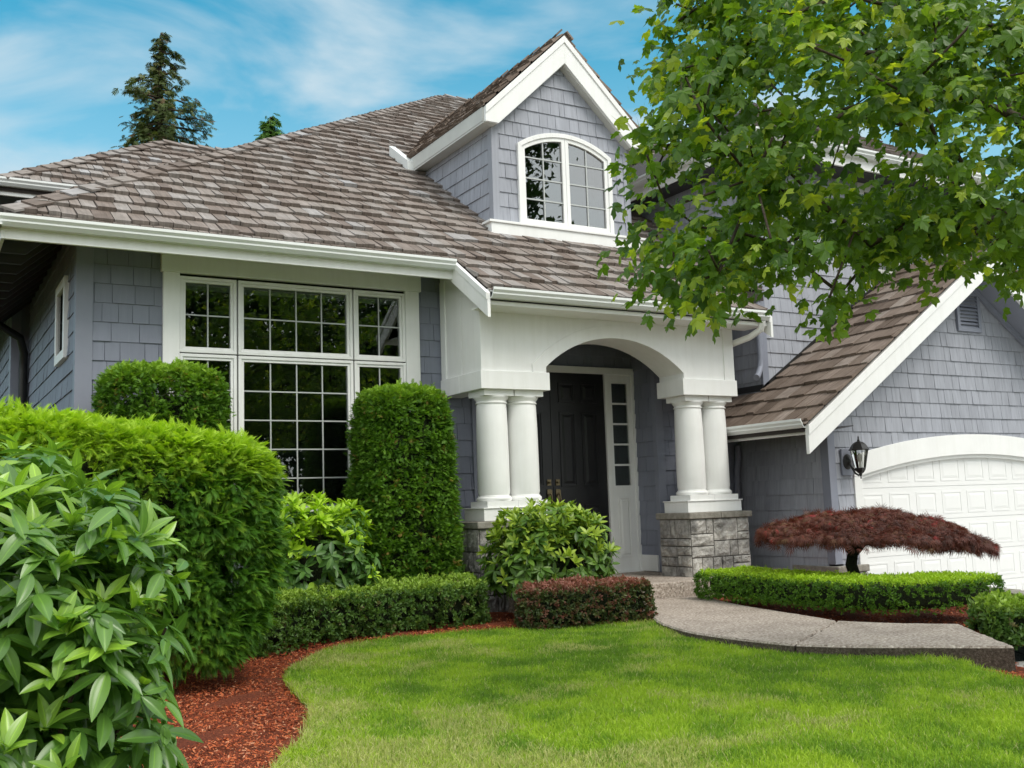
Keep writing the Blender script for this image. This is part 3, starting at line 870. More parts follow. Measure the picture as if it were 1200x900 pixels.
b.solid([(0.65, 9.42, zl(.65) - .17), (0.65, 14.3, zl(.65) - .17), (1.31, 14.3, zl(1.31) - .17), (1.31, 10.0, zl(1.31) - .17)], [(0.65, 9.42, zl(.65) - .155), (0.65, 14.3, zl(.65) - .155), (1.31, 14.3, zl(1.31) - .155), (1.31, 10.0, zl(1.31) - .155)])
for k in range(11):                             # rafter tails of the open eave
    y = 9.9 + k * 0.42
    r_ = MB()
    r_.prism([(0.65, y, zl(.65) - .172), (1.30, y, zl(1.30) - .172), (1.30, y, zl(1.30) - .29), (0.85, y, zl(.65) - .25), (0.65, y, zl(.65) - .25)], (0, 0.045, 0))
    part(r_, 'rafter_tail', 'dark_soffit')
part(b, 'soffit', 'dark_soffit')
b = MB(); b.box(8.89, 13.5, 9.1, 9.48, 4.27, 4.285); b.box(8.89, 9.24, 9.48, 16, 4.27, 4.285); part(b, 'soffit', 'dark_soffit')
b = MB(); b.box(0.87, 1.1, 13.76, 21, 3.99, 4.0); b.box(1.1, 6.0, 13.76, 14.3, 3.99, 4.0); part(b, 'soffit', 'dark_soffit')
b = MB()
b.solid([(8.53, 8.1, .665), (8.53, 9.98, .665), (9.24, 9.98, .76), (9.24, 8.1, .76)], [(8.53, 8.1, .68), (8.53, 9.98, .68), (9.24, 9.98, .775), (9.24, 8.1, .775)])
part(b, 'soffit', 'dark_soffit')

# ---- porch: arched surround, bands, columns, stone piers
AX, AH, Z1, ZS, ZT = 6.692, 0.925, 1.19, 1.435, 1.786
def arc(cx, half, zs, zt, n=24, flip=False):
    h = zt - zs
    r = (half * half + h * h) / (2 * h)
    a0 = math.asin(half / r)
    pts = [(cx + r * math.sin(a), zt - r + r * math.cos(a)) for a in (-a0 + 2 * a0 * i / n for i in range(n + 1))]
    return pts[::-1] if flip else pts
b = MB()
inner = [(AX - AH, Z1)] + arc(AX, AH, ZS, ZT) + [(AX + AH, Z1)]
outl = [(5.0, Z1)] + inner + [(8.38, Z1), (8.38, 2.2), (5.0, 2.2)]
b.prism([(x, 9.08, z) for x, z in outl], (0, 0.43, 0))
b.prism([(5.0, 9.52, Z1), (5.0, 9.98, Z1), (5.0, 9.98, zf(9.98) - .17), (5.0, 9.52, zf(9.52) - .17)], (0.2, 0, 0))
b.prism([(5.0, 9.081, 2.2), (5.0, 9.52, 2.2), (5.0, 9.52, zf(9.52) - .17), (5.0, 9.081, zf(9.08) - .17)], (0.2, 0, 0))
b.box(8.18, 8.38, 9.52, 9.98, Z1, 1.95)
porch = part(b, 'porch_surround', 'white', bevel=0.003, label='white arched porch surround')
for bx in (((4.972, 5.795, 9.052, 9.535, 1.185, 1.372), (4.972, 5.225, 9.536, 9.97, 1.185, 1.372)), ((7.592, 8.408, 9.052, 9.535, 1.185, 1.372), (8.16, 8.408, 9.536, 9.97, 1.185, 1.372))):
    b = MB()
    for q in bx:
        b.box(*q)
    part(b, 'beam', 'white', porch, bevel=0.004)
boxes('corner_strip', 'white', porch, [(4.99, 5.135, 9.066, 9.085, 1.373, 2.0), (8.24, 8.392, 9.066, 9.085, 1.373, 2.0), (4.986, 5.01, 9.067, 9.20, 1.373, 2.18), (4.986, 5.01, 9.86, 9.97, 1.373, 2.45)])
b = MB()
ri = arc(AX, AH + 0.002, ZS, ZT + .001); ro = arc(AX, AH + 0.17, ZS + 0.02, ZT + 0.14, flip=True)
ring = [(AX - AH - .002, 1.373)] + ri + [(AX + AH + .002, 1.373), (AX + AH + 0.17, 1.373)] + ro + [(AX - AH - 0.17, 1.373)]
b.prism([(x, 9.066, z) for x, z in ring], (0, 0.02, 0))
part(b, 'arch_band', 'white', porch, bevel=0.003)
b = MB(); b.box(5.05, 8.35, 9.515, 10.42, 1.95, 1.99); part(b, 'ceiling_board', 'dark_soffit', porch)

def stone_face(b, O, U, Vv, Nn, w, h, rng):
    """random ashlar: rectangles cut recursively, each a slightly proud rock-faced block"""
    O, U, Vv, Nn = Vector(O), Vector(U), Vector(Vv), Vector(Nn)
    def cut(x0, x1, y0, y1):
        ww, hh = x1 - x0, y1 - y0
        if (ww > 0.44 or hh > 0.30 or (ww * hh > 0.05 and rng.random() < 0.62) or (ww * hh > 0.018 and rng.random() < 0.25)) and (ww > 0.13 or hh > 0.13):
            t = rng.uniform(0.27, 0.73)
            if ww * rng.uniform(0.7, 1.2) > hh * 1.25:
                m = x0 + ww * t; cut(x0, m, y0, y1); cut(m, x1, y0, y1)
            else:
                m = y0 + hh * t; cut(x0, x1, y0, m); cut(x0, x1, m, y1)
            return
        g, n = 0.006, 5
        d = rng.uniform(0.012, 0.026)
        rr = rng.random()
        grid = {}
        for i in range(n + 1):
            for j in range(n + 1):
                e_ = i in (0, n) or j in (0, n)
                px = x0 + g + (ww - 2 * g) * i / n
                py = y0 + g + (hh - 2 * g) * j / n
                dd = d * 0.45 if e_ else d + rng.uniform(-.009, .009)
                grid[i, j] = O + U * px + Vv * py + Nn * dd
        for i in range(n):
            for j in range(n):
                b.poly([grid[i, j], grid[i + 1, j], grid[i + 1, j + 1], grid[i, j + 1]], [(px, py, rr)] * 4)
        edge = [grid[i, 0] for i in range(n + 1)] + [grid[n, j] for j in range(1, n + 1)] + [grid[i, n] for i in range(n - 1, -1, -1)] + [grid[0, j] for j in range(n - 1, 0, -1)]
        low = [q - Nn * 0.02 for q in edge]
        for i in range(len(edge)):
            j = (i + 1) % len(edge)
            b.poly([edge[i], low[i], low[j], edge[j]], [(0, 0, rr)] * 4)
    cut(0, w, 0, h)
def stone_block(name, x0, x1, y0, y1, z0, z1, zc, over, faces, parent, label=None, seed=1):
    rng = random.Random(seed)
    b = MB()
    if 'f' in faces: stone_face(b, (x0, y0, z0), (1, 0, 0), (0, 0, 1), (0, -1, 0), x1 - x0, z1 - z0, rng)
    if 'l' in faces: stone_face(b, (x0, y1, z0), (0, -1, 0), (0, 0, 1), (-1, 0, 0), y1 - y0, z1 - z0, rng)
    if 'r' in faces: stone_face(b, (x1, y0, z0), (0, 1, 0), (0, 0, 1), (1, 0, 0), y1 - y0, z1 - z0, rng)
    if 'b' in faces: stone_face(b, (x1, y1, z0), (-1, 0, 0), (0, 0, 1), (0, 1, 0), x1 - x0, z1 - z0, rng)
    o = part(b, name, 'stone', parent, label=label)
    b = MB(); b.box(x0 + .003, x1 - .003, y0 + .003, y1 - .003, z0, z1); part(b, 'mortar', 'mortar', o)
    b = MB()
    n = max(2, int((x1 - x0) / 0.42))
    for k in range(n):
        a0, a1 = x0 - over + (x1 - x0 + 2 * over) * k / n, x0 - over + (x1 - x0 + 2 * over) * (k + 1) / n
        b.box(a0 + .002, a1 - .002, y0 - over - rng.uniform(0, .008), y1 + over, z1 + .001, zc - rng.uniform(0, .004))
    part(b, 'cap', 'cap', o, bevel=0.010)
    return o
for cx, px0, px1, seed in ((5.385, 4.90, 5.82, 3), (8.005, 7.59, 8.46, 11)):
    pr = stone_block('pier', px0, px1, 9.06, 9.60, -1.05, -0.222, -0.148, 0.035, 'flrb', house, 'grey ashlar stone porch pier', seed)
    b = MB(); b.box(cx - .40, cx + .40, 9.095, 9.52, -0.148, -0.026); b.box(cx - .412, cx + .412, 9.083, 9.532, -0.0255, -0.014); part(b, 'plinth', 'white', pr, bevel=0.003)
    for dx in (-0.18, 0.18):
        x, y = cx + dx, 9.275
        b = MB()
        b.lathe(x, y, [(0.156, 0.10), (0.166, 0.14), (0.166, 0.45), (0.163, 0.8), (0.156, 1.03), (0.152, 1.045)], 40)
        co = part(b, 'column', 'white', smooth=True)
        b = MB()
        b.box(x - .178, x + .178, y - .178, y + .178, -0.0135, 0.048)
        b.lathe(x, y, [(0.176, 0.0485), (0.184, 0.062), (0.184, 0.078), (0.176, 0.09), (0.168, 0.094), (0.168, 0.102), (0.160, 0.106)], 40)
        part(b, 'base', 'white', co, smooth=True)
        b = MB()
        b.lathe(x, y, [(0.153, 1.0455), (0.165, 1.05), (0.165, 1.062), (0.155, 1.068), (0.157, 1.078), (0.174, 1.10), (0.182, 1.115), (0.182, 1.122)], 40)
        b.box(x - .172, x + .172, y - .172, y + .172, 1.1225, 1.184)
        part(b, 'capital', 'white', co, smooth=True)

# ---- entry recess, doors, sidelights
YD = 10.42
b = MB()
b.prism([(XRR, 10.05, -0.9), (XRR, YD + .1, -0.9), (XRR, YD + .1, 1.95), (XRR, 10.05, 1.95)], (0.1, 0, 0))
side_shingles(b, [[(10.05, -0.66), (YD, -0.66), (YD, 1.94), (10.05, 1.94)]], XRR)
part(b, 'wall', 'siding')
b = MB()
b.prism([(XRL, 10.05, -0.9), (XRL, YD + .1, -0.9), (XRL, YD + .1, 1.95), (XRL, 10.05, 1.95)], (-0.1, 0, 0))
part(b, 'wall', 'siding')
b = MB()
b.box(XRL - .06, XRR + .06, YD + .03, YD + .12, 1.60, 1.95)
front_shingles(b, [[(XRL, 1.675), (XRR, 1.675), (XRR, 1.94), (XRL, 1.94)]], YD + .03)
part(b, 'wall', 'siding')
b = MB(); b.box(XRR - .03, XRR - .001, 10.06, YD - .02, -0.855, -0.66); part(b, 'baseboard', 'white', bevel=0.003)
b = MB()
b.box(XRL + .005, XRR - .005, YD - .03, YD + .03, 1.585, 1.668)
for x0, x1 in ((XRL + .005, XRL + .05), (5.81, 5.865), (7.458, 7.51), (XRR - .05, XRR - .005)):
    b.box(x0, x1, YD - .03, YD + .03, -0.845, 1.584)
b.box(XRL + .005, XRR - .005, YD - .06, YD + .03, -0.87, -0.846)
dfr = part(b, 'door_frame', 'white', bevel=0.003)
def raised(b, x0, x1, z0, z1, y, d=0.012, m=0.025):
    b.solid([(x0, y, z0), (x1, y, z0), (x1, y, z1), (x0, y, z1)], [(x0 + m, y - d, z0 + m), (x1 - m, y - d, z0 + m), (x1 - m, y - d, z1 - m), (x0 + m, y - d, z1 - m)])
for x0, x1 in ((XRL + .05, 5.81), (7.51, XRR - .05)):
    b = MB()
    b.box(x0, x1, YD - .012, YD + .025, -0.845, 0.20); b.box(x0, x1, YD - .012, YD + .025, 1.475, 1.584)
    b.box(x0, x0 + .06, YD - .012, YD + .025, 0.20, 1.475); b.box(x1 - .06, x1, YD - .012, YD + .025, 0.20, 1.475)
    rect_frame(b, x0 + .085, x1 - .085, -0.68, 0.06, YD - .022, YD - .0125, 0.022)
    raised(b, x0 + .11, x1 - .11, -0.655, 0.035, YD - .0124)
    for k in range(1, 5):
        z = 0.20 + 1.275 * k / 5
        b.box(x0 + .06, x1 - .06, YD - .004, YD + .006, z - .012, z + .012)
    sl_ = part(b, 'sidelight', 'white', bevel=0.002)
    b = MB(); b.box(x0 + .055, x1 - .055, YD + .008, YD + .014, 0.195, 1.48); part(b, 'glass', 'glass', sl_)
for x0, x1, hx in ((5.867, 6.658, 6.60), (6.664, 7.456, 6.722)):
    b = MB()
    b.box(x0, x1, YD, YD + .04, -0.845, 1.584)
    w = x1 - x0
    for c in (0, 1):
        a0 = x0 + .115 + c * (w - .23 + .09) / 2
        a1 = a0 + (w - .23 - .09) / 2
        for z0, z1 in ((1.22, 1.47), (0.20, 1.11), (-0.70, -0.02)):
            rect_frame(b, a0, a1, z0, z1, YD - .010, YD + .002, 0.024)
            raised(b, a0 + .04, a1 - .04, z0 + .04, z1 - .04, YD - .0005, 0.008, 0.03)
    dr = part(b, 'front_door', 'door', bevel=0.002, label='black panelled front door leaf')
    b = MB()
    for zc, r_ in ((0.255, 0.030),):
        b.box(hx - .028, hx + .028, YD - .013, YD - .0005, zc - .035, zc + .035)
        b.lathe(hx, YD - .02, [(0.02, zc - .012), (0.02, zc + .012)], 16)
    b.box(hx - .026, hx + .026, YD - .012, YD - .0005, -0.06, 0.175)
    b.box(hx - .034, hx + .034, YD - .016, YD - .0125, 0.10, 0.165); b.box(hx - .03, hx + .03, YD - .016, YD - .0125, -0.05, -0.01)
    b.tube([(hx, YD - .014, 0.12), (hx, YD - .05, 0.115), (hx, YD - .062, 0.06), (hx, YD - .05, -0.02), (hx, YD - .014, -0.03)], [.009, .011, .012, .011, .009], 10)
    part(b, 'handle', 'brass', dr, smooth=True)
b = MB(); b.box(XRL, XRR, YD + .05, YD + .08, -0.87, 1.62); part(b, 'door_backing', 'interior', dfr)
b = MB(); b.box(5.2, 8.50, 8.70, YD + .05, -1.06, -0.862); b.box(8.50, 9.2, 9.2, 10.0, -1.06, -0.862); part(b, 'porch_step', 'concrete', bevel=0.012)

# ---- dormer
YM = 10.4
DX0, DX1, DCX, DS = 5.96, 7.97, 6.965, 0.96
gz = lambda x: 5.56 - DS * abs(x - DCX)
b = MB()
b.prism([(DX0, YM, 3.2), (DX0, YM, gz(DX0)), (DX0, 12.33, gz(DX0))], (0.1, 0, 0))
b.prism([(DX1, YM, 3.2), (DX1, YM, gz(DX1)), (DX1, 12.33, gz(DX1))], (-0.1, 0, 0))
b.box(DX0, 6.33, YM, YM + .08, 3.1, gz(DX0)); b.box(7.65, DX1, YM, YM + .08, 3.1, gz(DX1))
b.prism([(6.33, YM, 4.40), (6.99, YM, 4.59), (7.65, YM, 4.40), (7.65, YM, gz(7.65)), (DCX, YM, 5.56), (6.33, YM, gz(6.33))], (0, .08, 0))
pd = 4.293
front_shingles(b, [[(6.03, 3.2), (6.33, 3.2), (6.33, gz(6.33)), (6.03, gz(6.03))], [(7.65, 3.2), (7.90, 3.2), (7.90, gz(7.90)), (7.65, gz(7.65))],
                   [(6.33, 4.41), (6.99, 4.60), (6.99, gz(6.99)), (DCX, 5.56), (6.33, gz(6.33))], [(6.99, 4.60), (7.65, 4.41), (7.65, gz(7.65)), (6.99, gz(6.99))]], YM, ph=pd, wr=(0.11, 0.2))
side_shingles(b, [[(10.48, 3.30), (12.4, 4.56), (10.48, 4.56)]], DX0, ph=pd, wr=(0.11, 0.2))
dormer = part(b, 'dormer', 'siding_worn', label='gabled dormer with arched white window')
boxes('corner_board', 'siding_worn', dormer, [(DX0 - .02, 6.035, YM - .022, YM + .08, 3.2, 4.62), (7.90, DX1 + .02, YM - .022, YM + .08, 3.2, 4.62)])
b = MB()
cd, sd_ = 1 / math.hypot(1, DS), DS / math.hypot(1, DS)
shakes(b, (5.80, 0, 4.757), (0, 1, 0), (cd, 0, sd_), (-sd_, 0, cd), [(10.25, -0.03), (12.75, -0.03), (14.5, 1.6), (10.25, 1.6)], wr=(0.09, 0.17), e=0.23, t0=0.04, lift=0.012)
shakes(b, (8.13, 0, 4.757), (0, 1, 0), (-cd, 0, sd_), (sd_, 0, cd), [(10.25, -0.03), (12.75, -0.03), (14.5, 1.6), (10.25, 1.6)], e=0.23, t0=0.04)
cap_line(b, (DCX, 10.22, 5.868), (DCX, 14.4, 5.868), (-sd_, 0, cd), (sd_, 0, cd))
droof = part(b, 'roof', 'shake_brown', dormer)
b = MB()
for sg in (-1, 1):
    xe = DCX + sg * 1.165
    b.solid([(DCX, 10.30, 5.84), (DCX, 14.4, 5.84), (xe, 12.7, 4.73), (xe, 10.30, 4.73)], [(DCX, 10.30, 5.70), (DCX, 14.4, 5.70), (xe, 12.7, 4.60), (xe, 10.30, 4.60)])
part(b, 'roof_deck', 'deck', dormer)
for sg in (-1, 1):
    X = lambda x: DCX + sg * x
    b = MB()
    b.prism([(DCX, 10.25, 5.845), (X(1.165), 10.25, 4.73), (X(1.165), 10.25, 4.545), (X(0.985), 10.25, 4.545), (DCX, 10.25, 5.485)], (0, 0.045, 0))
    b.prism([(DCX, 10.235, 5.846), (X(1.165), 10.235, 4.732), (X(1.165), 10.235, 4.64), (DCX, 10.235, 5.755)], (0, 0.0145, 0))
    part(b, 'bargeboard', 'white', dormer, bevel=0.003)
b = MB()
b.box(5.79, 5.96, 10.296, 12.55, 4.535, 4.56); b.box(5.785, 5.805, 10.296, 12.6, 4.561, 4.73); b.box(7.97, 8.14, 10.296, 12.55, 4.535, 4.56)
for sg in (-1, 1):
    b.solid([(DCX, 10.296, 5.47), (DCX + sg * .99, 10.296, 4.54), (DCX + sg * .99, 10.41, 4.54), (DCX, 10.41, 5.47)], [(DCX, 10.296, 5.49), (DCX + sg * .99, 10.296, 4.56), (DCX + sg * .99, 10.41, 4.56), (DCX, 10.41, 5.49)])
part(b, 'soffit', 'soffit', dormer)
b = MB()
b.prism([(5.70, 12.25, zf(12.25) + .03), (5.70, 12.85, zf(12.85) + .03), (5.70, 12.85, zf(12.85) + .17), (5.70, 12.25, zf(12.25) + .17)], (0.09, 0, 0))
part(b, 'flashing', 'gutter', dormer)
b = MB(); b.box(5.83, 8.10, 10.245, 10.42, 3.135, 3.315); b.box(5.80, 8.13, 10.225, 10.42, 3.3155, 3.345); b.box(5.95, 7.98, 10.42, 10.55, 3.1, 3.34); part(b, 'sill_board', 'white', dormer, bevel=0.004)
# dormer window: two casements under one low arch
WX0, WX1, WZ0, WZS, WZT = 6.295, 7.690, 3.345, 4.385, 4.60
arch_z = lambda x, off=0.0: None
ao = arc(6.9925, 0.6975, WZS, WZT)
rr_ = (0.6975 ** 2 + (WZT - WZS) ** 2) / (2 * (WZT - WZS))
zarc = lambda x, off=0.0: WZT - rr_ + math.sqrt((rr_ - off) ** 2 - (x - 6.9925) ** 2)
def arch_ring(b, x0, x1, z0, off0, off1, y0, y1, n=14):
    """frame between an outer and an inner edge: upright sides, flat bottom, curved head"""
    w = off1 - off0
    xo = [x0 + (x1 - x0) * i / n for i in range(n + 1)]
    xi = [x0 + w + (x1 - x0 - 2 * w) * i / n for i in range(n + 1)]
    for i in range(n):
        b.prism([(xo[i], y0, zarc(xo[i], off0)), (xo[i + 1], y0, zarc(xo[i + 1], off0)), (xi[i + 1], y0, zarc(xi[i + 1], off1)), (xi[i], y0, zarc(xi[i], off1))], (0, y1 - y0, 0))
    b.prism([(x0, y0, z0), (x0, y0, zarc(x0, off0)), (x0 + w, y0, zarc(x0 + w, off1)), (x0 + w, y0, z0 + w)], (0, y1 - y0, 0))
    b.prism([(x1, y0, z0), (x1, y0, zarc(x1, off0)), (x1 - w, y0, zarc(x1 - w, off1)), (x1 - w, y0, z0 + w)], (0, y1 - y0, 0))
    b.prism([(x0, y0, z0), (x1, y0, z0), (x1 - w, y0, z0 + w), (x0 + w, y0, z0 + w)], (0, y1 - y0, 0))
b = MB()
arch_ring(b, WX0, WX1, WZ0, 0.0, 0.055, YM - .05, YM + .03)
for x0, x1 in ((WX0 + .056, 6.990), (6.995, WX1 - .056)):
    arch_ring(b, x0, x1, WZ0 + .056, 0.056, 0.105, YM - .034, YM + .02)
dwin = part(b, 'dormer_window', 'white', dormer, bevel=0.002)
b = MB(); g = MB()
for x0, x1 in ((WX0 + .10, 6.945), (7.04, WX1 - .10)):
    n = 10
    xs = [x0 + (x1 - x0) * i / n for i in range(n + 1)]
    g.prism([(x0, YM - .008, WZ0 + .09)] + [(x, YM - .008, zarc(x, 0.095)) for x in xs] + [(x1, YM - .008, WZ0 + .09)], (0, 0.006, 0))
    xm = (x0 + x1) / 2
    b.box(xm - .008, xm + .008, YM - .02, YM - .0085, WZ0 + .10, zarc(xm, .10))
    for k in range(1, 4):
        z = WZ0 + .10 + 0.262 * k
        b.box(x0, x1, YM - .0215, YM - .0095, z - .008, z + .008)
part(b, 'muntin_grid', 'muntin', dormer); part(g, 'glass', 'dormer_glass', dormer)
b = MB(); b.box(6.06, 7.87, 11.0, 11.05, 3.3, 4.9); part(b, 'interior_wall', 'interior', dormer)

# ---- upper storey on the right, behind the tree
b = MB()
b.prism([(9.24, 9.48, 0.6), (9.24, 16, 0.6), (9.24, 16, 4.42), (9.24, 9.48, 4.42)], (0.12, 0, 0))
b.box(9.24, 13.4, 9.48, 9.6, 0.6, 4.42); b.prism([(13.4, 9.48, 0.6), (13.4, 16, 0.6), (13.4, 16, 4.42), (13.4, 9.48, 4.42)], (-0.12, 0, 0))
side_shingles(b, [[(9.50, 0.95), (12.6, 0.95), (12.6, 4.27), (9.50, 4.27)]], 9.24, ph=1.27)
front_shingles(b, [[(9.33, 1.2), (11.2, 1.2), (11.2, 4.27), (9.33, 4.27)], [(12.7, 1.2), (13.4, 1.2), (13.4, 4.27), (12.7, 4.27)], [(11.2, 1.2), (12.7, 1.2), (12.7, 2.95), (11.2, 2.95)]], 9.48, ph=1.27)
upper = part(b, 'wall', 'siding_worn', label='upper storey wall behind the leafy tree')
b = MB(); b.box(9.225, 9.33, 9.455, 9.50, 0.9, 4.27); part(b, 'corner_board', 'board', bevel=0.003)
b = MB(); rect_frame(b, 11.2, 12.7, 2.95, 4.27, 9.44, 9.52, 0.12); b.box(11.93, 11.97, 9.45, 9.5, 3.07, 4.15)
uwin = part(b, 'window', 'soffit', bevel=0.003, label='upper window glimpsed through the leaves')
b = MB(); b.box(11.3, 12.6, 9.465, 9.472, 3.05, 4.17); part(b, 'glass', 'glass', uwin)
b = MB()
ze = 4.52
shakes(b, (0, 9.04, ze), UX, VY, NY, [(8.84, 0), (13.9, 0), (11.9, 2.0 / CV), (10.84, 2.0 / CV)])
cap_line(b, (8.84, 9.04, ze), (11.37, 11.57, ze + 1.69), NY, NX)
uroof = part(b, 'roof', 'shake', label='hipped shake roof of the upper storey')
b = MB()
ap, ap2 = (11.37, 11.57, ze + 1.64), (11.37, 14, ze + 1.64)
b.poly([(8.84, 9.04, ze - .04), (13.9, 9.04, ze - .04), ap]); b.poly([(8.84, 9.04, ze - .04), ap, ap2, (8.84, 16.5, ze - .04)]); b.poly([(13.9, 9.04, ze - .04), (13.9, 16.5, ze - .04), ap2, ap]); b.poly([(8.84, 16.5, ze - .04), ap2, (13.9, 16.5, ze - .04)])
b.poly([(8.84, 9.04, ze - .06), (13.9, 9.04, ze - .06), (13.9, 16.5, ze - .06), (8.84, 16.5, ze - .06)])
part(b, 'roof_deck', 'deck', uroof)

# ---- garage wing
YG, XG, GC = 8.5, 9.24, 11.95
b = MB()
b.prism([(XG, YG, -1.7), (XG, 10.0, -1.7), (XG, 10.0, 0.95), (XG, YG, 0.95)], (0.12, 0, 0))
b.box(XG, 9.72, YG, YG + .12, -1.7, 0.3); b.box(14.18, 14.66, YG, YG + .12, -1.7, 0.3)
gt = lambda x: 3.03 - SL * abs(x - GC)
ai = arc(GC, 2.2, 0.215, 0.455, 20)
b.prism([(XG, YG, 0.3), (9.72, YG, 0.3), (9.72, YG, 0.215)] + [(x, YG, z) for x, z in ai] + [(14.18, YG, 0.215), (14.18, YG, 0.3), (14.66, YG, 0.3), (14.66, YG, gt(14.66)), (GC, YG, 3.03), (XG, YG, gt(XG))], (0, .12, 0))
side_shingles(b, [[(8.59, -1.2), (9.98, -1.2), (9.98, 0.76), (8.59, 0.76)]], XG, ph=0.20, e=0.185, wr=(0.14, 0.30))
front_shingles(b, [[(9.33, -0.80), (9.64, -0.80), (9.64, 0.735), (9.33, 0.735)], [(9.64, 0.40), (GC, 0.68), (GC, 0.735), (9.64, 0.735)], [(GC, 0.68), (14.26, 0.40), (14.26, 0.735), (GC, 0.735)],
                   [(14.26, -0.8), (14.6, -0.8), (14.6, 0.735), (14.26, 0.735)], [(9.33, 0.735), (14.57, 0.735), (14.57, gt(14.57)), (GC, 3.03), (9.33, gt(9.33))]], YG, ph=0.18, e=0.185, wr=(0.10, 0.21))
gar = part(b, 'garage_wall', 'siding_worn', label='weathered shingle wall of the garage gable')
b = MB(); b.box(XG - .02, 9.335, YG - .022, YG + .08, -0.80, 1.2); b.box(XG - .02, XG + .02, YG + .081, 8.60, -0.80, 0.76); part(b, 'corner_board', 'board', gar, bevel=0.003)
b = MB()
shakes(b, (8.45, 0, 0.80), (0, 1, 0), (CV, 0, SV), NX, [(8.02, -0.05), (9.98, -0.05), (9.98, 0.9), (8.02, 0.9)], e=0.30, wr=(0.12, 0.26), t0=0.036)
shakes(b, (8.45, 0, 0.80), (0, 1, 0), (CV, 0, SV), NX, [(8.02, 0.9), (9.47, 0.9), (9.47, 4.2), (8.02, 4.2)], e=0.30, wr=(0.12, 0.26), t0=0.036)
shakes(b, (15.45, 0, 0.80), (0, 1, 0), (-CV, 0, SV), (SV, 0, CV), [(8.02, 0), (12.0, 0), (12.0, 4.2), (8.02, 4.2)], e=0.30, wr=(0.12, 0.26), t0=0.036)
groof = part(b, 'garage_roof', 'shake_brown', gar)
b = MB()
b.solid([(8.45, 8.09, .77), (8.45, 9.98, .77), (9.24, 9.98, 1.297), (9.24, 9.47, 1.297), (11.95, 9.47, 3.10), (11.95, 8.09, 3.10)], [(8.45, 8.09, .69), (8.45, 9.98, .69), (9.24, 9.98, 1.217), (9.24, 9.47, 1.217), (11.95, 9.47, 3.02), (11.95, 8.09, 3.02)])
b.solid([(15.45, 8.09, .77), (15.45, 12, .77), (11.95, 12, 3.10), (11.95, 8.09, 3.10)], [(15.45, 8.09, .69), (15.45, 12, .69), (11.95, 12, 3.02), (11.95, 8.09, 3.02)])
part(b, 'roof_deck', 'deck', gar)
b = MB()                                        # metal step flashing where the shakes meet the upper wall
b.prism([(9.22, 9.455, 1.30), (11.9, 9.455, 3.09), (11.9, 9.455, 3.17), (9.22, 9.455, 1.38)], (0, 0.012, 0)); b.prism([(9.215, 9.455, 1.32), (9.215, 9.98, 1.32), (9.215, 9.98, 1.40), (9.215, 9.455, 1.40)], (0.012, 0, 0))
part(b, 'flashing', 'iron', gar)
for sg in (-1, 1):
    X = lambda x: GC + sg * x
    b = MB()
    b.prism([(GC, 8.04, 3.085), (X(3.49), 8.04, 0.757), (X(3.49), 8.04, 0.445), (GC, 8.04, 2.768)], (0, 0.045, 0))
    b.prism([(GC, 8.026, 3.086), (X(3.49), 8.026, 0.758), (X(3.49), 8.026, 0.655), (GC, 8.026, 2.984)], (0, 0.0135, 0))
    part(b, 'bargeboard', 'white', gar, bevel=0.003)
b = MB()
for sg in (-1, 1):
    X = lambda x: GC + sg * x
    b.solid([(GC, 8.086, 2.79), (X(2.7), 8.086, 0.998), (X(2.7), 8.5, 0.998), (GC, 8.5, 2.79)], [(GC, 8.086, 2.805), (X(2.7), 8.086, 1.013), (X(2.7), 8.5, 1.013), (GC, 8.5, 2.805)])
    b.prism([(GC, 8.44, 2.787), (X(2.7), 8.44, 0.987), (X(2.7), 8.44, 0.907), (GC, 8.44, 2.707)], (0, 0.04, 0))
part(b, 'soffit', 'board', gar)
b = MB()
rect_frame(b, 11.75, 12.235, 2.06, 2.60, YG - .045, YG + .01, 0.055)
vent = part(b, 'gable_vent', 'board', bevel=0.003)
b = MB()
for k in range(9):
    z = 2.13 + k * 0.047
    b.solid([(11.805, YG - .040, z - .022), (12.18, YG - .040, z - .022), (12.18, YG - .034, z - .022), (11.805, YG - .034, z - .022)], [(11.805, YG - .012, z + .02), (12.18, YG - .012, z + .02), (12.18, YG - .006, z + .02), (11.805, YG - .006, z + .02)])
part(b, 'louvre_slats', 'board', vent)
b = MB(); b.box(11.805, 12.18, YG - .0055, YG - .003, 2.11, 2.55); part(b, 'vent_backing', 'iron', vent)
# garage door and its arched white surround
b = MB()
ro = arc(GC, 2.33, 0.445, 0.712, 24, flip=True)
ri = arc(GC, 2.199, 0.215, 0.455, 24)
b.prism([(GC - 2.33, YG - .035, 0.20)] + [(GC - 2.199, YG - .035, 0.20)] + [(x, YG - .035, z) for x, z in ri] + [(GC + 2.199, YG - .035, 0.20), (GC + 2.33, YG - .035, 0.20)] + [(x, YG - .035, z) for x, z in ro], (0, 0.036, 0))
b.box(GC - 2.33, GC - 2.2, YG - .03, YG + .02, -1.7, 0.199); b.box(GC + 2.2, GC + 2.33, YG - .03, YG + .02, -1.7, 0.199)
ri2 = arc(GC, 2.2, 0.216, 0.456, 24); ri3 = arc(GC, 2.16, 0.175, 0.412, 24, flip=True)
b.prism([(x, YG + .0015, z) for x, z in ri2] + [(x, YG + .0015, z) for x, z in ri3], (0, 0.05, 0))
b.box(GC - 2.20, GC - 2.165, YG + .021, YG + .06, -1.7, 0.17); b.box(GC + 2.165, GC + 2.20, YG + .021, YG + .06, -1.7, 0.17)
gdt = part(b, 'garage_surround', 'white', gar, bevel=0.003)
b = MB()
b.box(GC - 2.2, GC + 2.2, YG + .062, YG + .10, -1.7, 0.46)
zs = [0.47, 0.06, -0.35, -0.76, -1.17, -1.62]
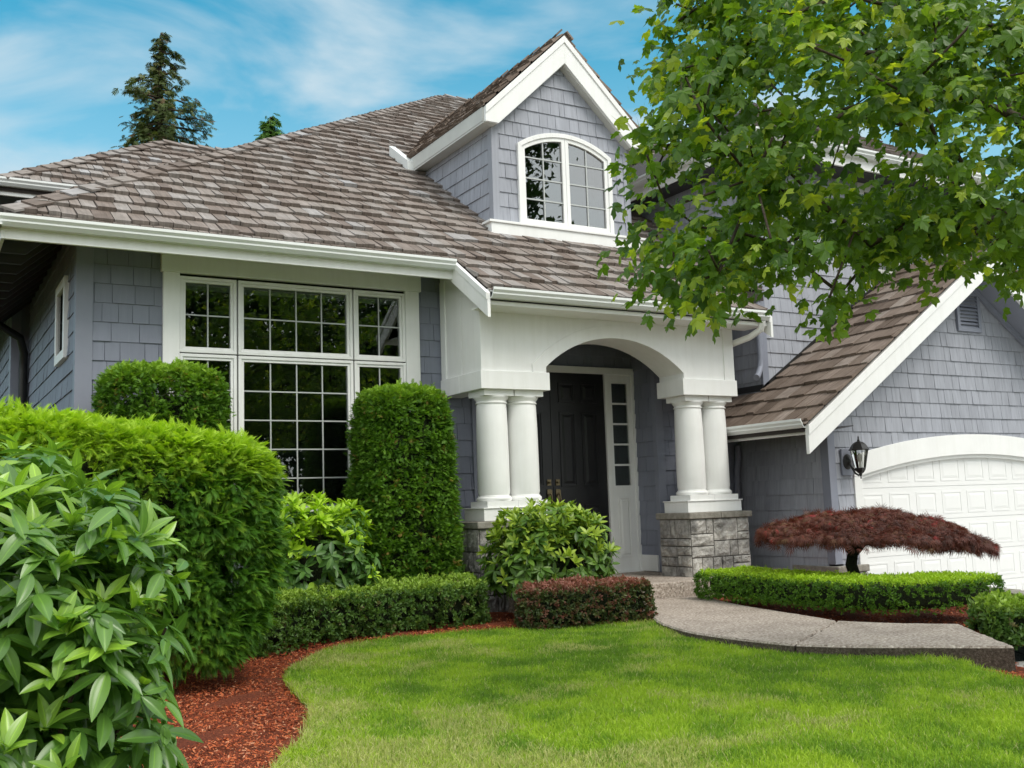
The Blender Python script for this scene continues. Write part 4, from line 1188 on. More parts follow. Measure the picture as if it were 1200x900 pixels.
for i in range(5):
    b.box(GC - 2.18, GC + 2.18, YG + .052, YG + .062, zs[i + 1] + .004, zs[i] - .004)
    for k in range(9):
        x0 = GC - 2.2 + 4.4 * k / 9 + .055
        x1 = x0 + 4.4 / 9 - .11
        z0, z1 = zs[i + 1] + .065, zs[i] - .065
        rect_frame(b, x0, x1, z0, z1, YG + .0475, YG + .0515, 0.022)
        raised(b, x0 + .03, x1 - .03, z0 + .03, z1 - .03, YG + .0515, 0.0045, 0.035)
part(b, 'garage_door', 'garage_white', gar, bevel=0.0, label='white panelled garage door under a low arch')
stone_block('stone_base', XG - .02, 9.70, YG - .045, 9.12, -1.75, -0.90, -0.818, 0.025, 'fl', house, 'stone base at the garage corner', 5)

# ---- downspouts
b = MB()
b.tube([(8.50, 8.66, 2.03), (8.50, 8.70, 1.93), (8.46, 8.85, 1.86), (8.42, 9.25, 1.80), (8.40, 9.45, 1.76), (8.395, 9.5, 1.66), (8.395, 9.5, 1.30)], 0.038, 10)
part(b, 'downspout', 'white', smooth=True)
b = MB()
b.tube([(9.195, 9.45, 4.3), (9.195, 9.45, 1.72), (9.17, 9.44, 1.60), (9.05, 9.36, 1.50), (8.98, 9.32, 1.46)], 0.040, 10)
part(b, 'downspout', 'board', smooth=True)
b = MB()
b.tube([(9.17, 9.93, 0.66), (9.17, 9.93, 0.5), (9.15, 9.95, 0.35), (9.10, 9.95, -1.0)], 0.038, 10)
part(b, 'downspout', 'siding', smooth=True)
b = MB()
b.tube([(0.80, 13.64, 4.08), (0.80, 13.64, 2.2)], 0.04, 10)
b.tube([(0.45, 13.9, 2.62), (0.85, 13.9, 2.45), (1.16, 14.0, 2.28), (1.22, 14.15, 2.12), (1.22, 14.2, 1.9), (1.22, 14.2, -1.0)], 0.05, 10)
part(b, 'downspout', 'iron', smooth=True)

# ================================================================== WALL LANTERN
lx, ly = 9.535, 8.30
lan = thing('wall_lantern', 'black iron lantern with clear glass panes beside the garage door', 'lantern', (9.50, 8.47, 0.22))
b = MB(); b.box(9.415, 9.585, YG - .045, YG - .018, 0.215, 0.525); part(b, 'mounting_block', 'board', lan, bevel=0.004)
b = MB()
n0 = len(b.v)
b.lathe(0, 0, [(0.072, 0.0), (0.072, 0.008), (0.052, 0.018), (0.03, 0.032), (0.016, 0.045)], 20)
b.v = [(9.50 + x, YG - .045 - z, 0.375 + y * 1.25) for x, y, z in b.v]
b.tube([(9.50, YG - .07, 0.36), (9.505, 8.40, 0.31), (9.515, 8.36, 0.235), (9.528, 8.325, 0.212), (lx, ly, 0.225)], [.013, .012, .012, .012, .012], 10)
b.tube([(9.505, 8.40, 0.31), (9.512, 8.372, 0.29), (9.52, 8.35, 0.262), (9.516, 8.352, 0.285), (9.512, 8.362, 0.272)], .007, 8)
part(b, 'arm', 'iron', lan, smooth=True)
b = MB()
six = lambda r, z, ph=0.0: [(lx + r * math.cos(math.pi * k / 3 + ph), ly + r * math.sin(math.pi * k / 3 + ph), z) for k in range(6)]
b.lathe(lx, ly, [(0.116, 0.500), (0.120, 0.508), (0.112, 0.516), (0.100, 0.535), (0.080, 0.568), (0.050, 0.592), (0.022, 0.602), (0.014, 0.612), (0.016, 0.62), (0.008, 0.632), (0.010, 0.645), (0.004, 0.668)], 6)
b.lathe(lx, ly, [(0.005, 0.170), (0.009, 0.182), (0.005, 0.194), (0.014, 0.205), (0.018, 0.228), (0.040, 0.245), (0.056, 0.272), (0.062, 0.290), (0.058, 0.298)], 6)
for k in range(6):
    t = math.pi * k / 3
    b.tube([(lx + .058 * math.cos(t), ly + .058 * math.sin(t), 0.292), (lx + .100 * math.cos(t), ly + .100 * math.sin(t), 0.503)], 0.0045, 6)
part(b, 'cage', 'iron', lan)
b = MB(); b.solid(six(0.056, 0.297), six(0.097, 0.499)); part(b, 'glass_panes', 'lamp_glass', lan)
b = MB()
b.lathe(lx, ly, [(0.012, 0.30), (0.012, 0.36), (0.020, 0.375), (0.030, 0.41), (0.028, 0.44), (0.012, 0.462), (0.003, 0.468)], 14)
part(b, 'bulb', 'bulb', lan, smooth=True)

# ================================================================== GROUND
def sheet(name, pts, mat, top, th=0.1):
    """flat polygon with a thickness; top is a height or a function of (x, y)"""
    f = top if callable(top) else (lambda x, y: top)
    b = MB()
    b.solid([(x, y, f(x, y) - th) for x, y in pts], [(x, y, f(x, y)) for x, y in pts])
    return b.build(name, M[mat])
def smooth_closed(pts, n=6):
    out, m = [], len(pts)
    for i in range(m):
        p0, p1, p2, p3 = (np.array(pts[(i + k) % m], float) for k in (-1, 0, 1, 2))
        for j in range(n):
            t = j / n
            out.append(tuple(0.5 * ((2 * p1) + (p2 - p0) * t + (2 * p0 - 5 * p1 + 4 * p2 - p3) * t * t + (3 * p1 - p0 - 3 * p2 + p3) * t ** 3)))
    return out
def smooth_open(pts, n=6):
    p = [np.array(q, float) for q in pts]
    p = [2 * p[0] - p[1]] + p + [2 * p[-1] - p[-2]]
    out = []
    for i in range(1, len(p) - 2):
        for j in range(n):
            t = j / n
            out.append(tuple(0.5 * ((2 * p[i]) + (p[i + 1] - p[i - 1]) * t + (2 * p[i - 1] - 5 * p[i] + 4 * p[i + 1] - p[i + 2]) * t * t + (3 * p[i] - p[i - 1] - 3 * p[i + 1] + p[i + 2]) * t ** 3)))
    out.append(tuple(p[-2]))
    return out
g = structure(sheet('ground', [(-900, -900), (900, -900), (900, 900), (-900, 900)], 'field', -1.95))
zlawn = lambda x, y: -1.062 - 0.014 * (8 - y)
# driveway falls towards the garage
dpts = [(6.35, 4.15), (7.05, 5.2), (7.9, 4.72), (8.62, 5.3), (9.06, 5.9), (9.46, 6.5), (9.72, 8.50), (14.2, 8.56), (15.5, 8.4), (15.5, -6), (6.6, -6), (6.6, 3.0)]
structure(sheet('driveway', dpts, 'driveway', lambda x, y: -1.27 - 0.10 * max(0, y - 4.6), 0.25))
structure(sheet('street', [(-60, -14), (60, -14), (60, -6.01), (-60, -6.01)], 'driveway', -1.40, 0.3))
# planting beds under bark mulch, gently uneven
def bed(name, x0, x1, y0, y1, nx, ny, inside, z0):
    xs, ys = np.linspace(x0, x1, nx), np.linspace(y0, y1, ny)
    b = MB()
    idx = {}
    for i, x in enumerate(xs):
        for j, y in enumerate(ys):
            z = z0(x, y) + 0.012 * math.sin(7.1 * x + 2.0 * math.sin(5.3 * y)) + 0.010 * math.sin(9.3 * y + 1.7 * math.sin(6.1 * x))
            idx[i, j] = (x, y, z)
    b.v = [idx[i, j] for i in range(nx) for j in range(ny)]
    b.a = [(p[0], p[1], 0.5) for p in b.v]
    for i in range(nx - 1):
        for j in range(ny - 1):
            c = ((xs[i] + xs[i + 1]) / 2, (ys[j] + ys[j + 1]) / 2)
            if inside(*c):
                b.f.append([i * ny + j, (i + 1) * ny + j, (i + 1) * ny + j + 1, i * ny + j + 1])
    return b.build(name, M['mulch'], smooth='all')
def in_poly(px, py, poly):
    poly = np.asarray(poly, float)
    x, y = np.asarray(px), np.asarray(py)
    c = np.zeros(np.shape(x), bool)
    j = len(poly) - 1
    for i in range(len(poly)):
        xi, yi = poly[i]; xj, yj = poly[j]
        with np.errstate(divide='ignore', invalid='ignore'):
            c ^= ((yi > y) != (yj > y)) & (x < (xj - xi) * (y - yi) / (yj - yi + 1e-12) + xi)
        j = i
    return c
def zbed(x, y):
    t = min(1, max(0, (y - 7.6) / 1.4))
    d = -1.092 - 0.014 * (8 - y) + 0.03 * t
    if x > 5.6 and y < 5.0:
        d -= 0.045 * min(1, (x - 5.6) / 0.6)
    return d
wall_line = [(9.72, 8.46), (9.46, 6.5), (9.06, 5.9), (8.62, 5.3), (7.9, 4.72)]
bed_r = [(6.2, 8.8), (6.2, 4.9), (6.35, 4.2), (7.05, 5.22), (7.88, 4.74), (8.6, 5.32), (9.04, 5.92), (9.42, 6.5), (9.68, 8.5), (9.24, 8.5), (9.24, 9.9)]
bed_ok = lambda x, y: (x < 6.3 and not (x > 6.25 and y < 4.2)) or (x < 6.85 and y < 3.95) or in_poly(x, y, bed_r)
structure(bed('mulch_bed', -7, 9.7, -2.0, 10.2, 168, 123, bed_ok, zbed))
lawn_edge_l = [(-0.6, 1.0), (0.75, 3.2), (1.38, 4.45), (1.70, 5.0), (1.95, 5.55), (2.03, 5.95), (2.10, 6.35), (2.19, 6.72), (2.42, 7.17), (2.98, 7.80), (3.79, 7.98), (4.5, 7.78), (5.2, 7.53), (5.66, 7.36)]
lawn_edge_r = [(5.62, 7.25), (5.40, 6.70), (5.32, 6.2), (5.31, 5.8), (5.36, 5.40), (5.58, 5.02), (5.82, 4.76), (5.88, 4.42), (5.56, 3.78), (5.1, 3.2), (5.0, 2.2), (5.3, 1.0), (5.6, -2.0), (-2.0, -2.0)]
lawn_poly = smooth_open(lawn_edge_l, 5) + smooth_open(lawn_edge_r, 4)
structure(sheet('lawn', lawn_poly, 'soil', zlawn, 0.12))

# the curving front walk, two slabs with a joint between them
zpath = lambda x, y: -1.02
pl = smooth_open([(5.95, 8.69), (5.99, 7.86), (5.58, 7.17), (5.32, 6.51), (5.27, 6.05), (5.28, 5.70), (5.335, 5.335)], 5)
pr = smooth_open([(7.45, 8.69), (7.05, 7.94), (6.82, 7.11), (6.67, 6.45), (6.57, 6.08)], 5)
pl2 = smooth_open([(5.345, 5.325), (5.56, 5.0), (5.86, 4.70), (6.10, 4.45), (6.26, 4.30)], 5)
pr2 = smooth_open([(6.575, 6.068), (6.72, 5.70), (7.02, 5.27)], 5)
def slab(name, pts):
    b = MB()
    b.solid([(x, y, -1.30) for x, y in pts], [(x, y, -1.034) for x, y in pts])
    o = b.build(name, M['concrete_edge'])
    fine_ = []
    for i in range(len(pts)):                   # worn, slightly ragged edges
        p, q = np.array(pts[i]), np.array(pts[(i + 1) % len(pts)])
        k = max(1, int(np.linalg.norm(q - p) / 0.05))
        for j in range(k):
            fine_.append(tuple(p + (q - p) * j / k + (rndn(2) * 0.0045 if 0 < j else 0)))
    pts = fine_
    c = np.mean(np.array(pts), axis=0)
    ins = [tuple(np.array(p) + (c - np.array(p)) / np.linalg.norm(c - np.array(p)) * random.uniform(0.010, 0.022)) for p in pts]
    b = MB()
    b.solid([(x, y, -1.0345) for x, y in pts], [(x, y, -1.02) for x, y in ins])
    o2 = b.build('walk_surface', M['concrete'], o)
    return structure(o)
slab('path', pl + pr[::-1])
slab('path', pl2 + pr2[::-1])

# low stone retaining wall between the bed and the driveway
rw = thing('retaining_wall', 'low stone retaining wall with a flat cap along the driveway edge of the bed', 'wall', (9.2, 6.2, -1.6))
rngw = random.Random(8)
b, mo, cp = MB(), MB(), MB()
for (x0, y0), (x1, y1) in zip(wall_line[:-1], wall_line[1:]):
    d = Vector((x1 - x0, y1 - y0, 0)); ln = d.length; d.normalize()
    n = Vector((-d.y, d.x, 0))                  # towards the driveway
    stone_face(b, (x0 + n.x * .12, y0 + n.y * .12, -1.75), d, (0, 0, 1), n, ln, 0.67, rngw)
    stone_face(b, (x1 - n.x * .02, y1 - n.y * .02, -1.75), -d, (0, 0, 1), -n, ln, 0.67, rngw)
    A_, B_ = Vector((x0, y0, -1.75)) - n * .018, Vector((x1, y1, -1.75)) - n * .018
    mo.prism([A_, B_, B_ + n * .136, A_ + n * .136], (0, 0, 0.67))
    A_, B_ = Vector((x0, y0, -1.079)) - n * .07, Vector((x1, y1, -1.079)) - n * .07
    m = A_.lerp(B_, 0.5)
    for p, q in ((A_, m), (m, B_)):
        p, q = p + d * .002, q - d * .002
        cp.prism([p, q, q + n * .25, p + n * .25], (0, 0, 0.075))
part(b, 'stones', 'stone', rw); part(mo, 'mortar', 'mortar', rw); part(cp, 'cap', 'cap', rw, bevel=0.01)

# bark chips lying on the beds
def chips(n, region):
    P = region(n)
    P = np.array([(x, y, zbed(x, y) + 0.012) for x, y in P])
    base = np.array([(-.5, -.5, 0), (.5, -.5, 0), (.4, .5, .12), (-.45, .45, 0), (0, 0, .22)])
    tri = np.array([(0, 1, 4), (1, 2, 4), (2, 3, 4), (3, 0, 4)])
    LVv = base * np.array([0.36, 1.0, 0.6])
    D = rndn(n, 3); D[:, 2] *= 0.35
    Nn = rndn(n, 3) * 0.5 + np.array([0, 0, 1.0])
    return scatter((LVv, tri, np.zeros((5, 2))), P, D, Nn, 0.008 + 0.019 * rnd(n) ** 2, rnd(n), np.zeros(n))
path_poly = np.array(pl + pl2 + pr2[::-1] + pr[::-1])
def region(x0, x1, y0, y1, ok):
    def f(n):
        P = np.stack([x0 + (x1 - x0) * rnd(n * 6), y0 + (y1 - y0) * rnd(n * 6)], 1)
        k = ~in_poly(P[:, 0], P[:, 1], lawn_poly) & ~in_poly(P[:, 0], P[:, 1], path_poly) & ok(P[:, 0], P[:, 1])
        return P[k][:n]
    return f
reg_l = region(0.2, 6.2, 3.6, 9.0, lambda x, y: rnd(len(x)) < np.where(y > 8.35, 0.3, np.where(y > 7.2, 0.7, 1.0)))
reg_r = region(5.4, 9.2, 3.2, 8.4, lambda x, y: (x < 6.3) & (y > 3.2) | in_poly(x, y, bed_r))
V1 = chips(44000, reg_l); V2 = chips(11000, reg_r)
V, T, A = join([V1, V2])
o = arr_mesh('mulch_chips', V, T, A, M['chips'])
o['kind'] = 'stuff'; o['label'] = 'loose red bark chips over the planting beds'

# ================================================================== GRASS
def fbm(x, y, f, seed):
    """smooth random field, roughly -1 .. 1"""
    g_ = np.random.default_rng(seed).random((64, 64)) * 2 - 1
    out_, a = 0, 1.0
    for o in range(3):
        X, Y = x * f * 2 ** o + 7.3 * o, y * f * 2 ** o + 3.1 * o
        i, j = np.floor(X).astype(int), np.floor(Y).astype(int)
        u, v = X - i, Y - j
        u, v = u * u * (3 - 2 * u), v * v * (3 - 2 * v)
        G = lambda p, q: g_[p % 64, q % 64]
        out_ = out_ + a * ((G(i, j) * (1 - u) + G(i + 1, j) * u) * (1 - v) + (G(i, j + 1) * (1 - u) + G(i + 1, j + 1) * u) * v)
        a *= 0.5
    return out_ / 1.2
def grass(n):
    px = rnd(n * 4) * 7.6 - 1.0
    py = rnd(n * 4) * 8.2 - 0.1
    k = in_poly(px, py, lawn_poly)
    d = np.hypot(px, py)
    cx = MC[0][0] * px + MC[0][1] * py; cz = MC[2][0] * px + MC[2][1] * py
    vis = (np.abs(cx) < 0.56 * cz + 0.5) & (cz > 2.2)
    k &= (rnd(n * 4) < np.clip(5.0 / np.maximum(d, 2.6), 0.4, 1.0)) & (vis | (rnd(n * 4) < 0.08))
    P = np.stack([px[k], py[k]], 1)[:n]
    lp = np.array(lawn_poly); sg = np.linalg.norm(np.diff(lp, axis=0), axis=1); cu = np.concatenate([[0], np.cumsum(sg)])
    ne = 16000
    se = rnd(ne) * cu[-1]
    se = se[fbm(se, se * 0, 2.2, 9) + 0.9 * rnd(ne) > 0.25]
    E_ = np.stack([np.interp(se, cu, lp[:, 0]), np.interp(se, cu, lp[:, 1])], 1) + rndn(len(se), 2) * 0.014
    E_ = E_[(E_[:, 1] > 2.5) & (E_[:, 0] > 0)]
    ni = len(P)
    P = np.concatenate([P, E_])
    n = len(P)
    x, y = P[:, 0], P[:, 1]
    patch = fbm(x, y, 1.1, 1) ; fine = fbm(x, y, 4.5, 2); dry = fbm(x + 30, y * 1.5, 0.9, 3) + 0.5 * fbm(x, y, 3.2, 4)
    shade = 0.40 + 0.28 * patch + 0.38 * fine + 0.17 * rndn(n)
    shade = np.clip(shade, 0, 0.66)
    dryness = np.clip((dry - 0.03) * 2.4, 0, 1)
    shade = np.where(rnd(n) < 0.75 * dryness, 0.70 + 0.26 * rnd(n), shade)
    shade = np.where(rnd(n) < 0.04, 0.85 + 0.15 * rnd(n), shade)
    ln = (0.028 + 0.022 * rnd(n)) * (1 + 0.25 * patch)
    ln[ni:] *= 1.0 + 0.5 * rnd(n - ni)
    lean = rndn(n, 2) * 0.45
    wd = 0.0016 + 0.0012 * rnd(n)
    ang = rnd(n) * math.pi
    ux, uy = np.cos(ang) * wd, np.sin(ang) * wd
    z0 = -1.062 - 0.014 * (8 - y) - 0.002
    b0 = np.stack([x - ux, y - uy, z0], 1); b1 = np.stack([x + ux, y + uy, z0], 1)
    mx, my, mz = x + lean[:, 0] * ln * .35, y + lean[:, 1] * ln * .35, z0 + ln * .6
    m0 = np.stack([mx - ux * .8, my - uy * .8, mz], 1); m1 = np.stack([mx + ux * .8, my + uy * .8, mz], 1)
    tp = np.stack([x + lean[:, 0] * ln, y + lean[:, 1] * ln, z0 + ln * (1.0 - 0.15 * np.abs(lean).sum(1))], 1)
    V = np.stack([b0, b1, m0, m1, tp], 1).reshape(-1, 3)
    q = np.arange(n)[:, None, None] * 5
    T = (np.array([(0, 1, 2), (1, 3, 2), (2, 3, 4)])[None] + q).reshape(-1, 3)
    A = np.zeros((n, 5, 3)); A[:, :, 2] = shade[:, None]
    return V, T, A.reshape(-1, 3)
V, T, A = grass(300000)
o = arr_mesh('grass', V, T, A, M['grass'])
o['kind'] = 'stuff'; o['label'] = 'mown green lawn grass with pale dry patches'

# ================================================================== PLANTS
UP = np.array([0, 0, 1.0])
def superq(n, e, c, h, bottom=True):
    """points and normals on a rounded surface: e >= 2 is a superellipsoid's exponent, e < 1 the corner radius of a box in metres"""
    f = rnd(n) * 1.0
    p = rnd(n, 3) * 2 - 1
    h = np.array(h, float)
    ar = np.array([h[1] * h[2], h[1] * h[2], h[0] * h[2], h[0] * h[2], h[0] * h[1], (h[0] * h[1]) if bottom else 1e-6])
    face = np.searchsorted(np.cumsum(ar) / ar.sum(), f)
    for k, (ax, v) in enumerate(((0, -1), (0, 1), (1, -1), (1, 1), (2, 1), (2, -1))):
        p[face == k, ax] = v
    if e < 1:
        b_ = p * h
        q = np.clip(b_, -(h - e), h - e)
        d = nrm(b_ - q)
        pos = q + d * e
        return np.array(c) + pos, d, pos / h
    r = (np.abs(p) ** e).sum(1) ** (1 / e)
    q = p / r[:, None]
    nn = nrm(np.sign(q) * np.abs(q) ** (e - 1) / h)
    return np.array(c) + q * h, nn, q
def plume(leaf, P, axis, per, spread, size, shade, age, F, fan=0.012, vary=0.10):
    """a tuft of leaves or sprays fanning out from every point"""
    parts = []
    m = len(P)
    for i in range(per):
        D = nrm(axis + rndn(m, 3) * spread)
        parts.append(scatter(LEAF[leaf], P + rndn(m, 3) * fan, D, F + rndn(m, 3) * 0.45, size * (0.65 + 0.6 * rnd(m)), np.clip(shade + vary * rndn(m), 0, 1), np.clip(age + 0.12 * rndn(m), -0.2, 1.2)))
    return join(parts)
def lump(P, Nn, amp, fr, ph=0.0):
    x, y, z = (P * fr).T
    return P + Nn * (amp * (np.sin(x + 2 * np.sin(y * 1.3 + ph)) + np.sin(y * 1.1 + 2 * np.sin(z * 1.2 + ph)) + np.sin(z * 1.4 + 1.7 * np.sin(x * 0.9 + ph))) / 3)[:, None]
def core_superq(name, c, h, e, mat, parent, seg=28, rings=16):  # dark solid added inside a bush so no light shows between the leaves
    b = MB()
    for i in range(rings + 1):
        th = math.pi * i / rings
        for k in range(seg):
            ph = 2 * math.pi * k / seg
            p = np.array([math.sin(th) * math.cos(ph), math.sin(th) * math.sin(ph), math.cos(th)])
            p /= (np.abs(p) ** e).sum() ** (1 / e)
            b.v.append(tuple(np.array(c) + p * np.array(h))); b.a.append((0, 0, random.random()))
    for i in range(rings):
        for k in range(seg):
            k2 = (k + 1) % seg
            b.f.append([i * seg + k, (i + 1) * seg + k, (i + 1) * seg + k2, i * seg + k2])
    return part(b, name, mat, parent, smooth='all')

def trimmed_bush(name, label, cat, c, h, e, n, leaf, mat, size, ny=0.8, up=0.35, jit=0.6, inset=0.05, lumpy=(0.03, 5.0), agef=None, coreshrink=0.82, group=None, face_out=0.0, under=None, zbase=None, per=9, spread=0.5, fan=0.012):
    t = thing(name, label, cat, (c[0], c[1], zbase if zbase is not None else c[2] - h[2]), group)
    P, Nn, q = superq(n, e, c, h)
    if under is not None:
        P, Nn, q = under(P, Nn, q)
    P = lump(P, Nn, lumpy[0], lumpy[1])
    m = len(P)
    P = P - Nn * (inset * rnd(m) ** 1.5)[:, None]
    axis = nrm(Nn * ny + UP * up + rndn(m, 3) * jit)
    F = Nn * face_out + UP * (1 - face_out)
    hgt = (q[:, 2] + 1) / 2
    age = np.clip(agef(hgt, Nn, m), -0.2, 1.2) if agef else 0.3 * rnd(m)
    V, T, A = plume(leaf, P, axis, per, spread, size, np.clip(0.5 + 0.24 * rndn(m), 0, 1), age, F, fan)
    arr_mesh('foliage', V, T, A, M[mat], t)
    core_superq('dark_core', c, tuple(x * coreshrink for x in h), 5.0 if e < 1 else e, 'dark_core_trunk', t)
    return t

def hedge_sweep(name, label, line, hw, z0, z1, n, leaf, mat, size, e=4.0, agef=None, jit=0.6, ny=0.8, up=0.3, inset=0.05, lumpy=(0.02, 8.0), coreshrink=0.8, per=8, spread=0.75, fan=0.008):
    pts = np.array(smooth_open(line, 8))
    seg = np.linalg.norm(np.diff(pts, axis=0), axis=1)
    cum = np.concatenate([[0], np.cumsum(seg)]); Ltot = cum[-1]
    tan = np.gradient(pts, axis=0); tan = tan / np.linalg.norm(tan, axis=1, keepdims=True)
    zc, hh = (z0 + z1) / 2, (z1 - z0) / 2
    t = thing(name, label, 'hedge', (pts[:, 0].mean(), pts[:, 1].mean(), z0))
    def at(s):
        return np.stack([np.interp(s, cum, pts[:, 0]), np.interp(s, cum, pts[:, 1])], 1), nrm(np.stack([np.interp(s, cum, tan[:, 0]), np.interp(s, cum, tan[:, 1])], 1))
    P, Nn, q = superq(n, e, (0, 0, 0), (Ltot / 2, hw, hh))
    def place(P, Nn):
        c2, t2 = at(P[:, 0] + Ltot / 2)
        s2 = np.stack([-t2[:, 1], t2[:, 0]], 1)
        W_ = np.concatenate([c2 + s2 * P[:, 1:2], (zc + P[:, 2])[:, None]], 1)
        N_ = np.concatenate([t2 * Nn[:, 0:1] + s2 * Nn[:, 1:2], Nn[:, 2:3]], 1)
        return W_, N_
    Wp, Wn = place(P, Nn)
    k = Wn[:, 2] > -0.8
    Wp, Wn, q = Wp[k], Wn[k], q[k]
    m = len(Wp)
    Wp = lump(Wp, Wn, lumpy[0], lumpy[1]) - Wn * (inset * rnd(m) ** 1.5)[:, None]
    axis = nrm(Wn * ny + UP * up + rndn(m, 3) * jit)
    hgt = (q[:, 2] + 1) / 2
    age = np.clip(agef(hgt, Wn, m), -0.2, 1.2) if agef else 0.3 * rnd(m)
    V, T, A = plume(leaf, Wp, axis, per, spread, size, np.clip(0.5 + 0.24 * rndn(m), 0, 1), age, axis, fan)
    arr_mesh('foliage', V, T, A, M[mat], t)
    b = MB()  # dark solid added along the hedge so no light shows through
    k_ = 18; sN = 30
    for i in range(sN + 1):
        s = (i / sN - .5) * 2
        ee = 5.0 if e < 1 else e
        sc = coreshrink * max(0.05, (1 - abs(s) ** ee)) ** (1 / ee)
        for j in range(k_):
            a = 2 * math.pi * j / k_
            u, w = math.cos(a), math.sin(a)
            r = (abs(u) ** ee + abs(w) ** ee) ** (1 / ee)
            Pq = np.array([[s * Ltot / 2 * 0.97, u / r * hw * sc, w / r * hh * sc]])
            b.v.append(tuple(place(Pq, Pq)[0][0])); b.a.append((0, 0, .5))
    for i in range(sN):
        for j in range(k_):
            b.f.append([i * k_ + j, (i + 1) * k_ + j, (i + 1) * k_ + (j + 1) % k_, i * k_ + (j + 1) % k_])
    part(b, 'dark_core', 'dark_core_trunk', t, smooth='all')
    return t

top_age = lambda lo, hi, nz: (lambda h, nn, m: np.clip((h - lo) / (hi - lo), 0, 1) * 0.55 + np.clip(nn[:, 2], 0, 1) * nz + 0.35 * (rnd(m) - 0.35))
# the big feathery hedge
def feather_under(P, Nn, q):
    k = Nn[:, 2] > -0.6
    P, Nn, q = P[k].copy(), Nn[k], q[k]
    s = 1 - 0.12 * np.clip(-q[:, 2], 0, 1) ** 1.5
    P[:, 0] = 0.27 + (P[:, 0] - 0.27) * s
    P[:, 1] = 7.4 + (P[:, 1] - 7.4) * s
    P[:, 2] -= np.clip(q[:, 2], 0, 1) * np.clip(P[:, 0] - 0.6, 0, 2) * 0.11      # the top slopes down towards the lawn end
    return P, Nn, q
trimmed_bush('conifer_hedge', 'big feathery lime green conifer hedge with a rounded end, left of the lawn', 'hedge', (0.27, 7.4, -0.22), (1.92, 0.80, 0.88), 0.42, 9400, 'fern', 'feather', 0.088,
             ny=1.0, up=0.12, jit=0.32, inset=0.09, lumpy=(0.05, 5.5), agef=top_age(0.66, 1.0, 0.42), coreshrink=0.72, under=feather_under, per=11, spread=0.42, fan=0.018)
# clipped arborvitae by the window
def taper(cx, cy, k_):
    def f(P, Nn, q):
        P = P.copy()
        s = 1 - k_ * (q[:, 2] + 1) / 2
        P[:, 0] = cx + (P[:, 0] - cx) * s
        P[:, 1] = cy + (P[:, 1] - cy) * s
        return P, Nn, q
    return f
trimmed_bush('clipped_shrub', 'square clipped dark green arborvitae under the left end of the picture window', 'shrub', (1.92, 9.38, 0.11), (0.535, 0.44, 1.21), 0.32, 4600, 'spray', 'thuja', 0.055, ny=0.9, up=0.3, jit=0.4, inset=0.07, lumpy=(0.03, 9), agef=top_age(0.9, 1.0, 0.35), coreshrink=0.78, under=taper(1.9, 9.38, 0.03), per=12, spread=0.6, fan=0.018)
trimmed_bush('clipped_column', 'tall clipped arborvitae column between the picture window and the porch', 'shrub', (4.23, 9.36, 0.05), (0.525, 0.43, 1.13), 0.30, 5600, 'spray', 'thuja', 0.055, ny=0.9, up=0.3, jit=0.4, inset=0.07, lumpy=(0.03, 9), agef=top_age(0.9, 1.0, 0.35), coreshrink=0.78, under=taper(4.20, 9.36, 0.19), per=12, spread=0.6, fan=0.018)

def whorled_bush(name, label, c, h, nw, per, leaf, mat, size, droop=0.25, agefn=None, leafw=None, e=2.4, seed_in=0.25, lift=0.55, outward=0.75, low=-0.55):
    """shoots whose leaves radiate in whorls"""
    t = thing(name, label, 'shrub', (c[0], c[1], c[2] - h[2]))
    P, Nn, q = superq(nw, e, c, h)
    k = Nn[:, 2] > low
    P, Nn, q = P[k], Nn[k], q[k]
    m = len(P)
    P = lump(P, Nn, 0.05, 6.0) - Nn * (seed_in * rnd(m) ** 1.4)[:, None]
    axis = nrm(Nn * outward + UP * lift + rndn(m, 3) * 0.22)
    a = nrm(np.cross(axis, rndn(m, 3)))
    b_ = np.cross(axis, a)
    hg = (q[:, 2] + 1) / 2
    fresh = agefn(hg, m)
    parts = []
    for i in range(per):
        th = 2 * math.pi * i / per + rndn(m) * 0.25
        rad = a * np.cos(th)[:, None] + b_ * np.sin(th)[:, None]
        el = np.where(fresh > 0.5, 0.75, 0.15 - droop) + rndn(m) * 0.22
        D = rad * np.cos(el)[:, None] + axis * np.sin(el)[:, None]
        F = axis * np.cos(el)[:, None] - rad * np.sin(el)[:, None] + rndn(m, 3) * 0.12
        sz = size * (0.75 + 0.5 * rnd(m)) * np.where(fresh > 0.5, 0.85, 1.0)
        parts.append(scatter(LEAF[leaf], P + rndn(m, 3) * 0.006, D, F, sz, np.clip(0.5 + 0.22 * rndn(m), 0, 1), np.clip(fresh + 0.12 * rndn(m), 0, 1)))
    V, T, A = join(parts)
    arr_mesh('foliage', V, T, A, M[mat], t, smooth=True)
    b = MB()
    base = np.array([c[0], c[1], c[2] - h[2] - 0.02])
    for i in range(0, m, max(1, m // 70)):
        p = P[i] - axis[i] * 0.01
        s0 = base + np.array([random.uniform(-.12, .12), random.uniform(-.12, .12), 0])
        mid = s0 * 0.45 + p * 0.55 + np.array([0, 0, -0.08])
        b.tube([s0, mid, p], [0.011, 0.007, 0.003], 5)
    part(b, 'stems', 'twig', t)
    core_superq('dark_shrub_core', (c[0], c[1], c[2] - 0.05), tuple(x * 0.5 for x in h), 2.2, 'dark_core_trunk', t)  # added dark core, darkens the gaps between the leaves
    return t
whorled_bush('rhododendron', 'rounded rhododendron with bright lime new leaves under the picture window', (3.14, 8.98, -0.42), (0.55, 0.48, 0.56), 700, 8, 'oval', 'rhodo', 0.108, 0.3, lambda h, m: np.where(rnd(m) < np.clip((h - 0.35) * 1.7, 0.05, 0.95), 0.75 + 0.25 * rnd(m), 0.1 + 0.2 * rnd(m)))
